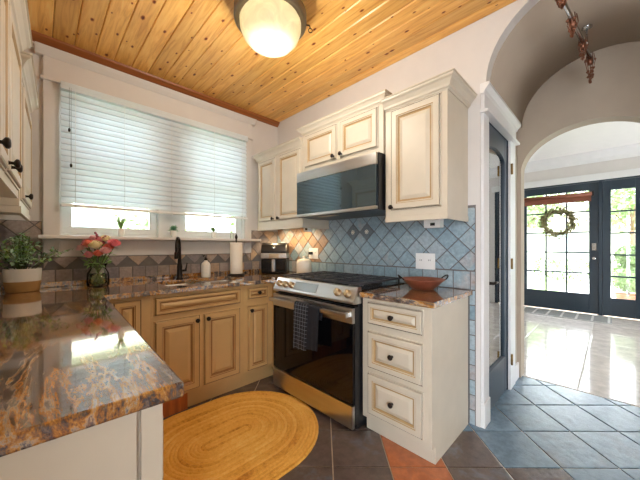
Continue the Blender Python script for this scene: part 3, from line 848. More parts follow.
# ------------------------------------------------------------------ worktops
def slab(loops, z0, z1):
    bm = bmesh.new(); es = []
    for L_ in loops:
        vs = [bm.verts.new((p[0], p[1], z1)) for p in L_]
        es += [bm.edges.new((vs[i], vs[(i + 1) % len(vs)])) for i in range(len(vs))]
    bmesh.ops.triangle_fill(bm, edges=es, use_beauty=True)
    fs = list(bm.faces)
    r = bmesh.ops.extrude_face_region(bm, geom=fs)
    for v in [g for g in r['geom'] if isinstance(g, bmesh.types.BMVert)]: v.co.z = z0
    m = MB(); m.bm.free(); m.bm = bm
    return m
def rrect(x0, y0, x1, y1, r, n=5):
    P = []
    for cx, cy, a0 in ((x1 - r, y1 - r, 0), (x0 + r, y1 - r, 90), (x0 + r, y0 + r, 180), (x1 - r, y0 + r, 270)):
        P += [(cx + r * math.cos(R(a0 + 90 * i / n)), cy + r * math.sin(R(a0 + 90 * i / n))) for i in range(n + 1)]
    return P
TS = .034
SK = ((.70, 2.32, .985, 2.70), (1.01, 2.32, 1.36, 2.70))
ct = thing('worktop', 'L-shaped polished gold and grey granite worktop running under the window', 'worktop', (.3, 2.2, CT - TS))
inner = LW(.674, 2.185)
poly = [LW(.003, .692)[:2], LW(.674, .692)[:2], (LW(.674, 2.18)[0], 2.17), (1.50, 2.17), (1.50, 2.056), (XS - .009, 2.056), (XS - .009, YW - .01), (LW(.003, 2.9)[0], YW - .01)]
m = slab([poly] + [rrect(*s, .05) for s in SK], CT - TS, CT)
obj('slab', m, M_GRANITE, ct, bevel=.006)
mb = MB(); mb.box(LW(.01, 2.9)[0], YW - .03, CT + .0005, XS - .01, YW - .0105, CT + .036, bev=.003); obj('upstand', mb, M_GRANITE, ct)
ct2 = thing('worktop', 'short granite worktop on the drawer cabinet right of the range', 'worktop', (1.8, .92, CT - TS))
m = slab([[(1.50, .662), (XS - .009, .662), (XS - .009, 1.162), (1.50, 1.162)]], CT - TS, CT); obj('slab', m, M_GRANITE, ct2, bevel=.008)

# sink
sk = thing('sink', 'double stainless undermount sink set in the worktop below the window', 'sink', (1.0, 2.5, CT - .2))
for (x0, y0, x1, y1) in SK:
    mb = MB(); prev = None
    for ins, z in ((-.012, CT - TS - .0012), (-.002, CT - TS - .0012), (.0, CT - TS - .01), (.012, CT - .185), (.03, CT - .2)):
        P = rrect(x0 + ins, y0 + ins, x1 - ins, y1 - ins, .05)
        q = [mb.v((a, b, z)) for a, b in P]
        if prev:
            for i in range(len(q)): mb.face([prev[i], prev[(i + 1) % len(q)], q[(i + 1) % len(q)], q[i]], smooth=True)
        prev = q
    mb.face(prev); b_ = obj('basin', mb, M_SINK, sk)
    mb = MB(); mb.lathe([(0, .003), (.03, .003), (.042, .001), (.042, 0)], ((x0 + x1) / 2, (y0 + y1) / 2, CT - .199), seg=20); sub('drain', mb, M_CHROME, b_)

# faucet
fx, fy = .925, 2.775
fc = thing('faucet', 'dark bronze tall kitchen faucet behind the sink', 'faucet', (fx, fy, CT))
mb = MB(); mb.lathe([(0, 0.0005), (.031, .0005), (.031, .008), (.024, .014), (.022, .10), (.024, .105), (.021, .13), (.017, .15), (.0135, .22), (.012, .30)], (fx, fy, CT), seg=18); obj('body', mb, M_BRONZE, fc)
d = Vector((-.45, -.85, 0)).normalized(); pts = []
for i in range(15):
    a = math.pi * i / 14
    pts.append(Vector((fx, fy, CT + .30)) + d * (.075 * (1 - math.cos(a))) + Vector((0, 0, .075 * math.sin(a))))
pts += [pts[-1] + Vector((0, 0, -.05))]
mb = MB(); mb.tube(pts, .0115, 10); e = pts[-1]; mb.lathe([(0, -.06), (.014, -.06), (.017, -.055), (.017, -.01), (.0125, .004), (0, .004)], e, seg=12); obj('spout', mb, M_BRONZE, fc)
mb = MB(); mb.tube([(fx + .02, fy, CT + .075), (fx + .05, fy - .005, CT + .078)], .010, 10); mb.tube([(fx + .05, fy - .005, CT + .07), (fx + .056, fy - .006, CT + .10), (fx + .064, fy - .006, CT + .145)], [.010, .007, .005], 8); obj('handle', mb, M_BRONZE, fc)

# soap bottle
sx, sy = 1.155, 2.745
sp = thing('soap_dispenser', 'white soap bottle with dark pump beside the faucet', 'soap dispenser', (sx, sy, CT))
mb = MB(); mb.lathe([(0, .0005), (.040, .0005), (.043, .006), (.043, .115), (.038, .135), (.022, .15), (.014, .156), (.014, .165), (0, .165)], (sx, sy, CT), seg=24); obj('bottle', mb, M_SOAP, sp)
mb = MB(); mb.lathe([(0, .1655), (.016, .1655), (.016, .18), (.006, .184), (.005, .205), (0, .205)], (sx, sy, CT), seg=14); mb.tube([(sx + .008, sy + .006, CT + .21), (sx - .03, sy - .025, CT + .212), (sx - .036, sy - .03, CT + .203)], .006, 8); obj('pump', mb, M_BRONZE, sp)

# paper towel
px_, py_ = 1.45, 2.70
pt = thing('paper_towel_holder', 'dark metal paper towel holder with ball finial', 'holder', (px_, py_, CT))
mb = MB(); mb.lathe([(0, .0005), (.082, .0005), (.085, .006), (.082, .014), (.02, .018), (0, .018)], (px_, py_, CT), seg=28); obj('base', mb, M_BRONZE, pt)
mb = MB(); mb.tube([(px_, py_, CT + .018), (px_, py_, CT + .36)], .006, 8); obj('rod', mb, M_BRONZE, pt)
mb = MB(); mb.lathe([(0, 0), (.012, .004), (.007, .014), (.013, .03), (.015, .04), (.010, .055), (.004, .07), (0, .075)], (px_, py_, CT + .355), seg=12); obj('finial', mb, M_BRONZE, pt)
mb = MB(); mb.lathe([(.02, .02), (.060, .02), (.062, .024), (.062, .334), (.060, .338), (.02, .338), (.02, .02)], (px_, py_, CT), seg=28)
tag(obj('paper_towel_roll', mb, M_PAPER, loc=(px_, py_, CT)), 'tall white paper towel roll on the dark holder', 'paper towel')

# air fryer
ax, ay = 1.905, 2.65
af = thing('air_fryer', 'black air fryer with steel band in the corner of the worktop', 'air fryer', (ax, ay, CT))
def rotM(x, y, a): return Matrix.Translation((x, y, CT)) @ Matrix.Rotation(a, 4, 'Z')
AM = rotM(ax, ay, R(-45))   # local -y faces the camera
def abox(x0, y0, z0, x1, y1, z1, bev): return MB().box(x0, y0, z0, x1, y1, z1, 0, bev, AM)
mb = abox(-.14, -.13, .004, .14, .14, .165, .025); obj('body', mb, M_BLACK, af)
mb = MB(); 
prof = [(-.135, .225), (-.13, .25), (-.10, .315), (-.05, .335), (.10, .335), (.14, .31), (.14, .225)]
mb.prism([AM @ Vector((-.14, y, z)) for y, z in prof], AM.to_3x3() @ Vector((.28, 0, 0)), bev=.012); obj('lid', mb, M_BLACK, af)
mb = abox(-.1405, -.1365, .166, .1405, .14, .224, .012); obj('steel_band', mb, M_STEEL, af)
mb = abox(-.05, -.139, .171, .055, -.136, .219, .001); obj('display', mb, M_WARMSTEEL, af)
mb = abox(-.128, -.139, .02, .128, -.1302, .16, .004); dr = obj('drawer', mb, M_ENAMEL, af)
mb = MB().box(-.016, -.176, .03, .016, -.1395, .158, 0, .006, AM); sub('handle', mb, M_STEEL, dr)
mb = MB(); mb.lathe([(0, 0), (.018, 0), (.020, .006), (.016, .012), (0, .012)], AM @ Vector((0, -.118, .286)), AM.to_3x3() @ Vector((0, -.9, .42)), seg=16); obj('knob', mb, M_CHROME, af)
mb = abox(.055, .02, .3355, .105, .06, .3475, .003); obj('vent_cap', mb, M_WPLASTIC, af)

# canister
cx_, cy_ = 1.965, 2.235
cn = thing('canister', 'cream ceramic lidded canister on the worktop left of the range top', 'canister', (cx_, cy_, CT))
mb = MB(); mb.lathe([(0, .0005), (.074, .0005), (.078, .006), (.078, .13), (.074, .142), (.068, .146), (0, .146)], (cx_, cy_, CT), seg=28); obj('jar', mb, M_CERAMIC, cn)
mb = MB(); mb.lathe([(.07, .1465), (.072, .152), (.066, .158), (.035, .168), (.014, .172), (.012, .182), (.018, .19), (.012, .198), (0, .199)], (cx_, cy_, CT), seg=24); obj('lid', mb, M_CERAMIC, cn)

# wall outlets
def outlet(label, y0, y1, z0, z1, slots, plug=False):
    t = thing('wall_outlet', label, 'outlet', (XS - .009, (y0 + y1) / 2, z0))
    mb = MB(); mb.box(XS - .0155, y0, z0, XS - .0085, y1, z1, bev=.003); p = obj('plate', mb, M_WPLASTIC, t)
    for (yy, zz) in slots:
        mb = MB(); mb.box(XS - .0185, yy - .017, zz - .034, XS - .0158, yy + .017, zz + .034, bev=.001); s_ = obj('socket', mb, M_WPLASTIC, t)
        mb = MB(); mb.box(XS - .0192, yy - .008, zz + .002, XS - .0186, yy - .005, zz + .014); mb.box(XS - .0192, yy + .004, zz + .002, XS - .0186, yy + .007, zz + .014); sub('slots', mb, M_BLACK, s_)
    if plug:
        mb = MB(); mb.box(XS - .05, y0 + .075, z0 + .045, XS - .0195, y0 + .115, z0 + .075, bev=.004); tag(obj('power_plug', mb, M_BLACK, loc=(XS - .03, y0 + .095, z0 + .06)), 'black plug in the wall outlet beside the canister', 'plug')
outlet('square white outlet plate on the blue-tinted tiles behind the copper bowl', .922, 1.076, 1.043, 1.165, ((.965, 1.104), (1.033, 1.104)))
outlet('white outlet plate with a black plug beside the canister', 2.172, 2.313, 1.083, 1.198, ((2.208, 1.14), (2.276, 1.14)), True)

# copper bowl
bx, by = 1.925, .93
bw = thing('copper_bowl', 'wide shallow copper bowl with two dark loop handles on the right worktop', 'bowl', (bx, by, CT))
mb = MB(); mb.lathe([(0, .0005), (.068, .0005), (.076, .005), (.115, .045), (.142, .07), (.148, .073), (.144, .069), (.112, .047), (.072, .010), (0, .007)], (bx, by, CT), seg=40); obj('dish', mb, M_COPPER, bw)
hd = Vector((.713, -.70, 0)).normalized()
for s in (-1, 1):
    c = Vector((bx, by, CT + .068)) + hd * s * .142; q = Vector((-hd.y, hd.x, 0)); P = []
    for i in range(13):
        a = math.pi * i / 12
        P.append(c + q * (.036 * math.cos(a)) + hd * s * (.03 * math.sin(a)) + Vector((0, 0, .03 * math.sin(a))))
    mb = MB(); mb.tube(P, .0042, 8); obj('handle', mb, M_BRONZE, bw)

# ------------------------------------------------------------------ range
RY0, RY1, RX = 1.168, 2.05, 1.452
rg = thing('range', 'stainless slide-in gas range with black glass oven door', 'range', (1.78, 1.61, 0))
mb = MB(); mb.box(RX + .05, RY0 + .003, .05, 2.09, RY1 - .003, .905); mb.box(RX + .019, RY0 + .003, .05, RX + .05, RY1 - .003, .82); mb.box(RX + .06, RY0 + .02, .0, 2.05, RY1 - .02, .05); obj('body', mb, M_BLACK, rg, bevel=.002)
mb = MB(); mb.box(1.50, RY0 - .004 + .004, .906, 2.10, RY1, .926, bev=.004); obj('cooktop', mb, M_ENAMEL, rg)
# sloped control panel
prof = [(1.535, .905), (1.535, .945), (1.515, .95), (1.50, .946), (1.448, .858), (1.446, .845), (1.455, .838), (1.535, .838)]
mb = MB(); mb.prism([(x, RY0, z) for x, z in prof], (0, RY1 - RY0, 0), bev=.002); cp = obj('control_panel', mb, M_STEEL, rg)
pn = Vector((-.088, 0, .052)).normalized(); pu = Vector((.052, 0, .088)).normalized()
pc = Vector((1.474, 0, .902))
mb = MB()
def onp(y, t, h): return pc + Vector((0, y, 0)) + pu * t + pn * h
V = [mb.v(onp(y, t, h)) for h in (.0005, .003) for y, t in ((1.53, -.034), (1.79, -.034), (1.79, .034), (1.53, .034))]
for q in ((4, 5, 6, 7), (0, 1, 5, 4), (1, 2, 6, 5), (2, 3, 7, 6), (3, 0, 4, 7)): mb.face([V[i] for i in q])
sub('display', mb, M_DISPLAY, cp)
for y in (1.985, 1.905, 1.825, 1.325, 1.235):
    mb = MB(); mb.lathe([(0, 0), (.027, 0), (.027, .005), (.024, .007), (.022, .024), (.019, .028), (0, .028)], onp(y, -.002, .0005), pn, seg=20)
    k_ = onp(y, -.002, .0285)
    mb.box(-.004, -.02, 0, .004, .02, .004, M=Matrix.Translation(k_) @ pn.to_track_quat('Z', 'Y').to_matrix().to_4x4())
    sub('knob', mb, M_WARMSTEEL, cp)
# oven door
mb = MB(); mb.box(RX - .008, RY0 + .004, .715, RX + .018, RY1 - .004, .815, bev=.004)
od = obj('oven_door', mb, M_STEEL, rg)
mb = MB(); mb.box(RX - .004, RY0 + .004, .19, RX + .018, RY1 - .004, .714, bev=.003); sub('door_glass', mb, M_DARKGLASS, od)
mb = MB(); hp = [(1.402, RY0 + .03, .772), (1.402, RY1 - .03, .772)]
mb.box(1.392, RY0 + .015, .757, 1.412, RY1 - .015, .789, bev=.007); mb.box(1.412, RY0 + .025, .76, RX - .0085, RY0 + .05, .786); mb.box(1.412, RY1 - .05, .76, RX - .0085, RY1 - .025, .786)
sub('door_handle', mb, M_STEEL, od)
mb = MB()
for i in range(12): mb.box(RX - .0095, 1.53 + i * .017, .806, RX - .0078, 1.541 + i * .017, .811)
sub('vent_slots', mb, M_BLACK, od)
mb = MB(); mb.box(RX - .008, RY0 + .004, .032, RX + .018, RY1 - .004, .182, bev=.003); obj('bottom_drawer', mb, M_STEEL, rg)
for y in (RY0 + .05, RY1 - .05):
    mb = MB(); mb.lathe([(0, 0), (.02, 0), (.02, .012), (.012, .016), (.012, .05), (0, .05)], (RX + .04, y, 0), seg=12); obj('foot', mb, M_BLACK, rg)
# grates (three), burners (five)
for g in range(3):
    a = RY0 + .02 + g * .282; b = a + .275; mb = MB(); z = .955
    x0, x1 = 1.545, 2.065
    for yy in (a, b - .012): mb.box(x0, yy, z, x1, yy + .012, z + .014)
    for xx in (x0, x1 - .012, (x0 + x1) / 2 - .006): mb.box(xx, a + .012, z + .0005, xx + .012, b - .012, z + .0135)
    for xx in (x0 + .09, x0 + .16, x0 + .32, x0 + .40): mb.box(xx, a + .012, z + .001, xx + .009, b - .012, z + .017)
    mb.box(x0 + .012, (a + b) / 2 - .005, z + .0015, x1 - .012, (a + b) / 2 + .005, z + .0165)
    for xx in (x0 + .002, x1 - .014):
        for yy in (a + .001, b - .013): mb.box(xx, yy, .9265, xx + .012, yy + .012, z + .001)
    obj('grate', mb, M_IRON, rg)
for x, y in ((1.68, 1.33), (1.93, 1.33), (1.80, 1.61), (1.68, 1.89), (1.93, 1.89)):
    mb = MB(); mb.lathe([(0, .9265), (.055, .9265), (.055, .932), (.04, .934), (.04, .944), (.036, .948), (0, .948)], (x, y, 0), seg=22); obj('burner', mb, M_IRON, rg)

# towel over the oven handle
tw = thing('dish_towel', 'black checked dish towel folded over the oven door handle', 'towel', (1.40, 1.55, .5))
def cloth(y0, y1, path, wob, mi):
    mb = MB(); n = 10; G = []
    for i in range(n + 1):
        t = i / n; col = []
        for k, (x, z) in enumerate(path):
            fall = max(0, (.76 - z)) * 1.2
            w = .010 * math.sin(t * 9 + wob) * fall * 3
            pinch = 1 - .10 * math.sin(min(1, fall * 1.6) * 3.1)
            yy = (y0 + y1) / 2 + (t - .5) * (y1 - y0) * pinch
            col.append(mb.v((x - abs(w) , yy, z - .012 * t * (1 if k in (0, len(path) - 1) else 0))))
        G.append(col)
    for i in range(n):
        for k in range(len(path) - 1): mb.face([G[i][k], G[i + 1][k], G[i + 1][k + 1], G[i][k + 1]], 0, .5, True)
    o = obj('cloth_layer', mb, mi, tw)
    s = o.modifiers.new('cloth_thickness', 'SOLIDIFY'); s.thickness = .004; s.offset = 1
    return o
pathf = [(1.372, .47), (1.375, .56), (1.378, .65), (1.381, .73), (1.384, .775), (1.389, .793), (1.40, .799), (1.414, .794), (1.4195, .775), (1.421, .72)]
cloth(1.53, 1.685, pathf, 0, M_CHECK)
pathb = [(1.386, .49), (1.3865, .58), (1.387, .68), (1.388, .75), (1.3885, .776), (1.391, .7895), (1.40, .7925), (1.41, .791), (1.4145, .775), (1.416, .70)]
p = cloth(1.42, 1.565, pathb, 1.5, M_NAVYCLOTH); p['label'] = 'plain black layer of the towel'

# ------------------------------------------------------------------ microwave
mw = thing('microwave', 'stainless over-the-range microwave with dark mirror glass door', 'microwave', (1.9, 1.58, 1.477))
mb = MB(); mb.box(1.70, 1.143, 1.478, XS - .012, 2.010, 1.880, bev=.003); obj('body', mb, M_BLACK, mw)
mb = MB(); mb.box(1.677, 1.150, 1.795, 1.6995, 2.008, 1.877, bev=.002); obj('top_trim', mb, M_STEEL, mw)
mb = MB(); mb.box(1.678, 1.155, 1.503, 1.6995, 2.008, 1.794, bev=.002); dg = obj('door', mb, M_MWGLASS, mw)
mb = MB(); mb.box(1.672, 1.150, 1.480, 1.6995, 2.008, 1.5025, bev=.003); obj('bottom_trim', mb, M_STEEL, mw)
mb = MB(); mb.box(1.74, 1.60, 1.474, 1.80, 1.80, 1.4775); obj('task_lamp', mb, M_WARMSTEEL, mw)

# ------------------------------------------------------------------ pantry door and casing
mb = MB()
yc = YP - .02
mb.box(2.125, yc, .17, DX0, YP, DZ, bev=.004); mb.box(2.122, yc - .008, 0, DX0 + .002, YP, .17, bev=.005)
mb.box(DX1, yc, 0, 3.02, YP, DZ, bev=.004)
mb.box(2.125, yc - .004, DZ, 3.02, YP, DZ + .13, bev=.003); mb.box(2.11, yc - .03, DZ - .008, 3.04, YP, DZ + .012, bev=.004)
mb.prism([(2.11, YP, 2.24), (2.11, yc - .004, 2.24), (2.11, yc - .012, 2.26), (2.11, yc - .035, 2.285), (2.11, yc - .035, 2.305), (2.11, YP, 2.305)], (.95, 0, 0))
struct('trim_pantry', mb, M_TRIM)
pd = sroot('door_1', (DX1, YP + .02, 0))
lw0, lw1, ly0, ly1 = DX0 + .006, DX1 - .006, YP + .006, YP + .044
mb = MB(); st = .07
mb.box(lw0, ly0, .01, lw0 + st, ly1, DZ - .008); mb.box(lw1 - st, ly0, .01, lw1, ly1, DZ - .008); mb.box(lw0 + st, ly0, .01, lw1 - st, ly1, .30)
gx0, gx1 = lw0 + st, lw1 - st; gc = (gx0 + gx1) / 2; ga = (gx1 - gx0) / 2
ar = [(gc + ga * math.cos(math.pi * i / 12), 1.90 + .07 * math.sin(math.pi * i / 12)) for i in range(13)]
pl = [(gx1, DZ - .008)] + ar + [(gx0, DZ - .008)]
mb.prism([(a, ly0, z) for a, z in pl], (0, ly1 - ly0, 0))
lf = obj('door_leaf', mb, M_NAVY, pd, bevel=.004)
mb = MB(); mb.prism([(gx0, ly0 + .016, .30), (gx1, ly0 + .016, .30)] + [(a, ly0 + .016, z) for a, z in ar], (0, .005, 0)); sub('pane', mb, glass_mat('pantry_glass', (160, 200, 208), .35), lf)
mb = MB(); mb.box(DX0, YP - .001, 0, DX0 + .005, YP + .1, DZ); mb.box(DX1 - .005, YP - .001, 0, DX1, YP + .1, DZ); mb.box(DX0, YP - .001, DZ - .006, DX1, YP + .1, DZ); obj('door_jamb', mb, M_NAVY, pd)
for z in (1.87, 1.07, .26):
    mb = MB(); mb.tube([(DX1 + .004, YP - .028, z - .045), (DX1 + .004, YP - .028, z + .045)], .008, 8); mb.box(DX1 - .0035, YP - .03, z - .04, DX1 + .03, YP - .0205, z + .04); obj('hinge', mb, M_HINGE, pd)
mb = MB(); hx = lw0 + .035
mb.lathe([(0, 0), (.026, 0), (.026, .006), (.011, .010), (.011, .045), (0, .045)], (hx, ly0, .955), (0, -1, 0), seg=16)
mb.tube([(hx, ly0 - .042, .955), (hx + .05, ly0 - .046, .957), (hx + .11, ly0 - .04, .953)], [.011, .009, .007], 8); mb.box(hx - .022, ly0 - .006, .88, hx + .022, ly0 - .0005, 1.02, bev=.003)
obj('lever_handle', mb, M_BRONZE, pd)
# pantry recess behind the door
mb = MB()
mb.box(XS + .08, YP + .1, 0, XS + .1, 1.5, 2.4); mb.box(3.1, YP + .1, 0, 3.12, 1.5, 2.4); mb.box(XS + .08, 1.5, 0, 3.12, 1.52, 2.4); mb.box(XS + .08, YP + .1, 2.4, 3.12, 1.52, 2.42)
struct('wall_pantry', mb, M_WHITE)
# arch foot baseboard
mb = MB(); mb.box(3.02, YP - .015, 0, XA, YP, .14, bev=.003); struct('baseboard_passage', mb, M_TRIM)

# ------------------------------------------------------------------ front doors
def lite_door(name, y0, y1, glass, cols, rows, extras=True):
    r = sroot(name, (XF + .02, (y0 + y1) / 2, 0))
    gy0, gy1, gz0, gz1 = glass; x0, x1 = XF - .01, XF + .035
    mb = MB()
    mb.box(x0, y0, .012, x1, gy0, DT); mb.box(x0, gy1, .012, x1, y1, DT); mb.box(x0, gy0, .012, x1, gy1, gz0); mb.box(x0, gy0, gz1, x1, gy1, DT)
    lf = obj('door_leaf', mb, M_NAVY, r, bevel=.004)
    mb = MB(); m_ = .013
    for i in range(1, cols):
        y = gy0 + (gy1 - gy0) * i / cols; mb.box(x0 + .006, y - m_, gz0, x1 - .006, y + m_, gz1)
    for j in range(1, rows):
        z = gz0 + (gz1 - gz0) * j / rows; mb.box(x0 + .0062, gy0, z - m_, x1 - .0062, gy1, z + m_)
    if cols > 1 or rows > 1: sub('muntins', mb, M_NAVY, lf)
    mb = MB(); mb.box(x0 + .018, gy0, gz0, x0 + .022, gy1, gz1); sub('pane', mb, M_GLASS, lf)
    return r
d2 = lite_door('door_2', D1, D1b, (.29, 1.205, .36, 2.215), 3, 5)
d3 = lite_door('door_3', D2, D2b, (-.27, .013, .323, 2.186), 1, 5)
mb = MB(); mb.box(XF - .03, D2b + .001, 0, XF + .036, D1 - .001, DT); mb.box(XF + .0365, D2b - .02, 0, XF + .07, D1 + .02, DT); mb.box(XF - .02, D1b + .003, 0, XF + .06, 1.38, DT + .03); mb.box(XF - .02, -.49, 0, XF + .06, D2 - .003, DT + .03); mb.box(XF - .02, -.43, DT + .003, XF + .06, D1b, DT + .03)
struct('trim_front_door', mb, M_NAVY)
mb = MB(); mb.lathe([(0, 0), (.032, 0), (.032, .008), (.018, .014), (.016, .03), (.028, .042), (.028, .056), (.018, .066), (0, .067)], (XF - .01, .225, 1.0), (-1, 0, 0), seg=16); obj('door_knob', mb, M_CHROME, d2)
mb = MB(); mb.box(XF - .025, .195, 1.14, XF - .0105, .255, 1.27, bev=.006); obj('deadbolt_keypad', mb, M_CHROME, d2)
rb_ = thing('roller_shade', 'reddish woven wood shade rolled up at the top of the front door', 'shade', (XF - .04, .75, 2.0))
mb = MB(); mb.tube([(XF - .05, .25, 2.15), (XF - .05, 1.25, 2.15)], .034, 16); obj('roll', mb, M_ROLLER, rb_)
mb = MB(); mb.box(XF - .028, .26, 2.02, XF - .022, 1.24, 2.15); obj('hanging_fabric', mb, M_ROLLER, rb_)
for y in (.225, 1.253):
    mb = MB(); mb.box(XF - .06, y, 2.105, XF - .0105, y + .022, 2.195, bev=.003); obj('bracket', mb, M_BRONZE, rb_)
# wreath
wy, wz, wr = .72, 1.66, .21
wr_ = thing('wreath', 'round olive leaf wreath hanging on the glass of the front door', 'wreath', (XF - .05, wy, wz))
mb = MB()
for k in range(4):
    P = [(XF - .05 + .016 * math.sin(3 * a + k), wy + (wr + .014 * math.sin(5 * a + 2 * k)) * math.cos(a), wz + (wr + .014 * math.cos(4 * a + k)) * math.sin(a)) for a in [2 * math.pi * i / 40 for i in range(40)]]
    mb.tube(P, .007, 5, closed=True)
obj('vine_ring', mb, M_VINE, wr_)
mb = MB()
for i in range(420):
    a = random.random() * 2 * math.pi; rr = wr + random.gauss(0, .03)
    p = Vector((XF - .055 + random.uniform(-.03, .02), wy + rr * math.cos(a), wz + rr * math.sin(a)))
    d = Vector((random.uniform(-.6, .1), math.cos(a) * random.uniform(-.3, 1) - math.sin(a) * .9, math.sin(a) * random.uniform(-.3, 1) + math.cos(a) * .9))
    mb.leaf(p, d, (-1, random.uniform(-.5, .5), random.uniform(-.5, .5)), random.uniform(.05, .09), random.uniform(.018, .03))
obj('leaves', mb, M_WREATH, wr_)
# door mat
dm = thing('door_mat', 'grey and white banded mat on the foyer floor at the front door', 'mat', (6.7, .68, 0))
mb = MB(); mb.box(6.36, .0, .0005, 6.98, 1.42, .008, bev=.002); obj('backing', mb, M_MAT, dm)
mb = MB()
for i in range(8): mb.box(6.38, .02 + i * .195, .0082, 6.96, .05 + i * .195, .011)
mb.box(6.362, .002, .0082, 6.378, 1.418, .0112); mb.box(6.962, .002, .0082, 6.978, 1.418, .0112)
obj('pale_bars', mb, M_MATW, dm)

# ------------------------------------------------------------------ rug
rg_ = thing('oval_rug', 'large oval golden braided jute rug on the slate floor', 'rug', (.86, 1.71, 0))
def stadium(h, r, n=26):
    P = [(h + r * math.cos(a), r * math.sin(a)) for a in [-math.pi / 2 + math.pi * i / n for i in range(n + 1)]]
    P += [(-h + r * math.cos(a), r * math.sin(a)) for a in [math.pi / 2 + math.pi * i / n for i in range(n + 1)]]
    return P
mb = MB(); RR = random.Random(3); h = .125; w = .0212; prev = None
nr = 23
for k in range(nr, 0, -1):
    ro = k * w; tone = RR.random()
    rings = []
    for r, z in ((ro, .004), (ro - .002, .010), (ro - w * .35, .0135), (ro - w * .65, .0135), (ro - w + .001, .009)):
        rings.append([mb.v((.86 + a, 1.71 + b, z)) for a, b in stadium(h, max(r, .002))])
    if k == nr: rings.insert(0, [mb.v((.86 + a, 1.71 + b, .0005)) for a, b in stadium(h, ro)])
    for A, B in zip(rings, rings[1:]):
        for i in range(len(A)): mb.face([A[i], A[(i + 1) % len(A)], B[(i + 1) % len(A)], B[i]], 0, tone, True)
    if k < nr:
        A, B = prev, rings[0]
        for i in range(len(A)): mb.face([A[i], A[(i + 1) % len(A)], B[(i + 1) % len(A)], B[i]], 0, tone, True)
    prev = rings[-1]
mb.face(prev)
o = obj('braid', mb, M_RUG, rg_)
mb = MB(); mb.prism([(.86 + a, 1.71 + b, .0008) for a, b in stadium(h, nr * w - .01)], (0, 0, .0025)); obj('backing', mb, M_MULCH, rg_)

# ------------------------------------------------------------------ ceiling light
gx, gy = 1.035, 1.49
cl = thing('ceiling_light', 'round frosted globe ceiling light with bronze pan on the pine ceiling', 'light', (gx, gy, CEIL))
mb = MB(); mb.lathe([(0, CEIL - .0005), (.11, CEIL - .0005), (.12, CEIL - .02), (.205, CEIL - .05), (.222, CEIL - .075), (.222, CEIL - .13), (.210, CEIL - .135), (.207, CEIL - .08), (.10, CEIL - .06), (0, CEIL - .06)], (gx, gy, 0), seg=48); obj('pan', mb, M_PAN, cl)
mb = MB(); GZ = CEIL - .135
mb.lathe([(.178, GZ + .02), (.188, GZ), (.186, GZ - .04), (.170, GZ - .085), (.135, GZ - .125), (.085, GZ - .15), (.035, GZ - .16), (0, GZ - .161)], (gx, gy, 0), seg=48); obj('globe', mb, M_GLOBE, cl)
mb = MB(); mb.ball((gx, gy, CEIL - .125), .035); mb.lathe([(.016, 0), (.018, .03), (0, .04)], (gx, gy, CEIL - .10)); obj('bulb', mb, M_BULB, cl)
for a in (205, 325, 85):
    d = Vector((math.cos(R(a)), math.sin(R(a)), 0)); c = Vector((gx, gy, CEIL - .115)) + d * .232
    mb = MB(); mb.tube([c - d * .012, c + d * .01, c + d * .016 + Vector((0, 0, -.02))], .004, 6)
    P = [c + d * .016 + Vector((0, 0, -.032)) + d * (.012 * math.cos(t)) + Vector((0, 0, .014 * math.sin(t))) for t in [2 * math.pi * i / 12 for i in range(12)]]
    mb.tube(P, .0028, 5, closed=True); obj('hook', mb, M_BRONZE, cl)

# ------------------------------------------------------------------ track light in the vault
ry, rz = .15, 2.60
tl = thing('track_light', 'chrome rail with hanging copper bead clusters under the barrel vault', 'light', (2.4, ry, rz))
def rail_y(x): return .193 - (x - 2.1) * .1
mb = MB(); mb.tube([(1.8, rail_y(1.8), rz), (2.3, rail_y(2.3), rz), (2.98, rail_y(2.98), rz)], .012, 10); obj('rail', mb, M_CHROME, tl)
for x in (2.02, 2.78):
    y_ = rail_y(x); zt = VZ + VB * math.sqrt(1 - ((y_ - VC) / VA) ** 2)
    mb = MB(); mb.tube([(x, y_, rz - .004), (x, y_, zt - .002)], .005, 6); mb.lathe([(0, 0), (.03, 0), (.03, .008), (.01, .012)], (x, y_, zt - .016), seg=14); obj('stem', mb, M_CHROME, tl)
BR = random.Random(9)
for x, dz, n, spread in ((2.08, .03, 12, .03), (2.33, 0, 16, .034), (2.64, -.01, 18, .034), (2.90, -.05, 26, .036)):
    mb = MB(); zz = rz - .015; ry = rail_y(x)
    mb.lathe([(0, .03), (.016, .028), (.018, -.01), (.014, -.03), (0, -.03)], (x, ry, zz), seg=10)
    for i in range(n):
        t = BR.random(); rr = spread * (1 - .75 * t)
        a = BR.random() * 6.28
        mb.ball((x + rr * math.cos(a), ry + rr * math.sin(a) * .8, zz + .02 - t * (.10 - dz * 1.6)), BR.uniform(.006, .010), 7)
    for i in range(5):
        a = 6.28 * i / 5; mb.tube([(x + .02 * math.cos(a), ry + .02 * math.sin(a), zz + .05), (x + spread * math.cos(a), ry + spread * .8 * math.sin(a), zz), (x, ry, zz - .09 + dz * 1.4)], .0025, 5)
    obj('copper_cluster', mb, M_COPPERB, tl)

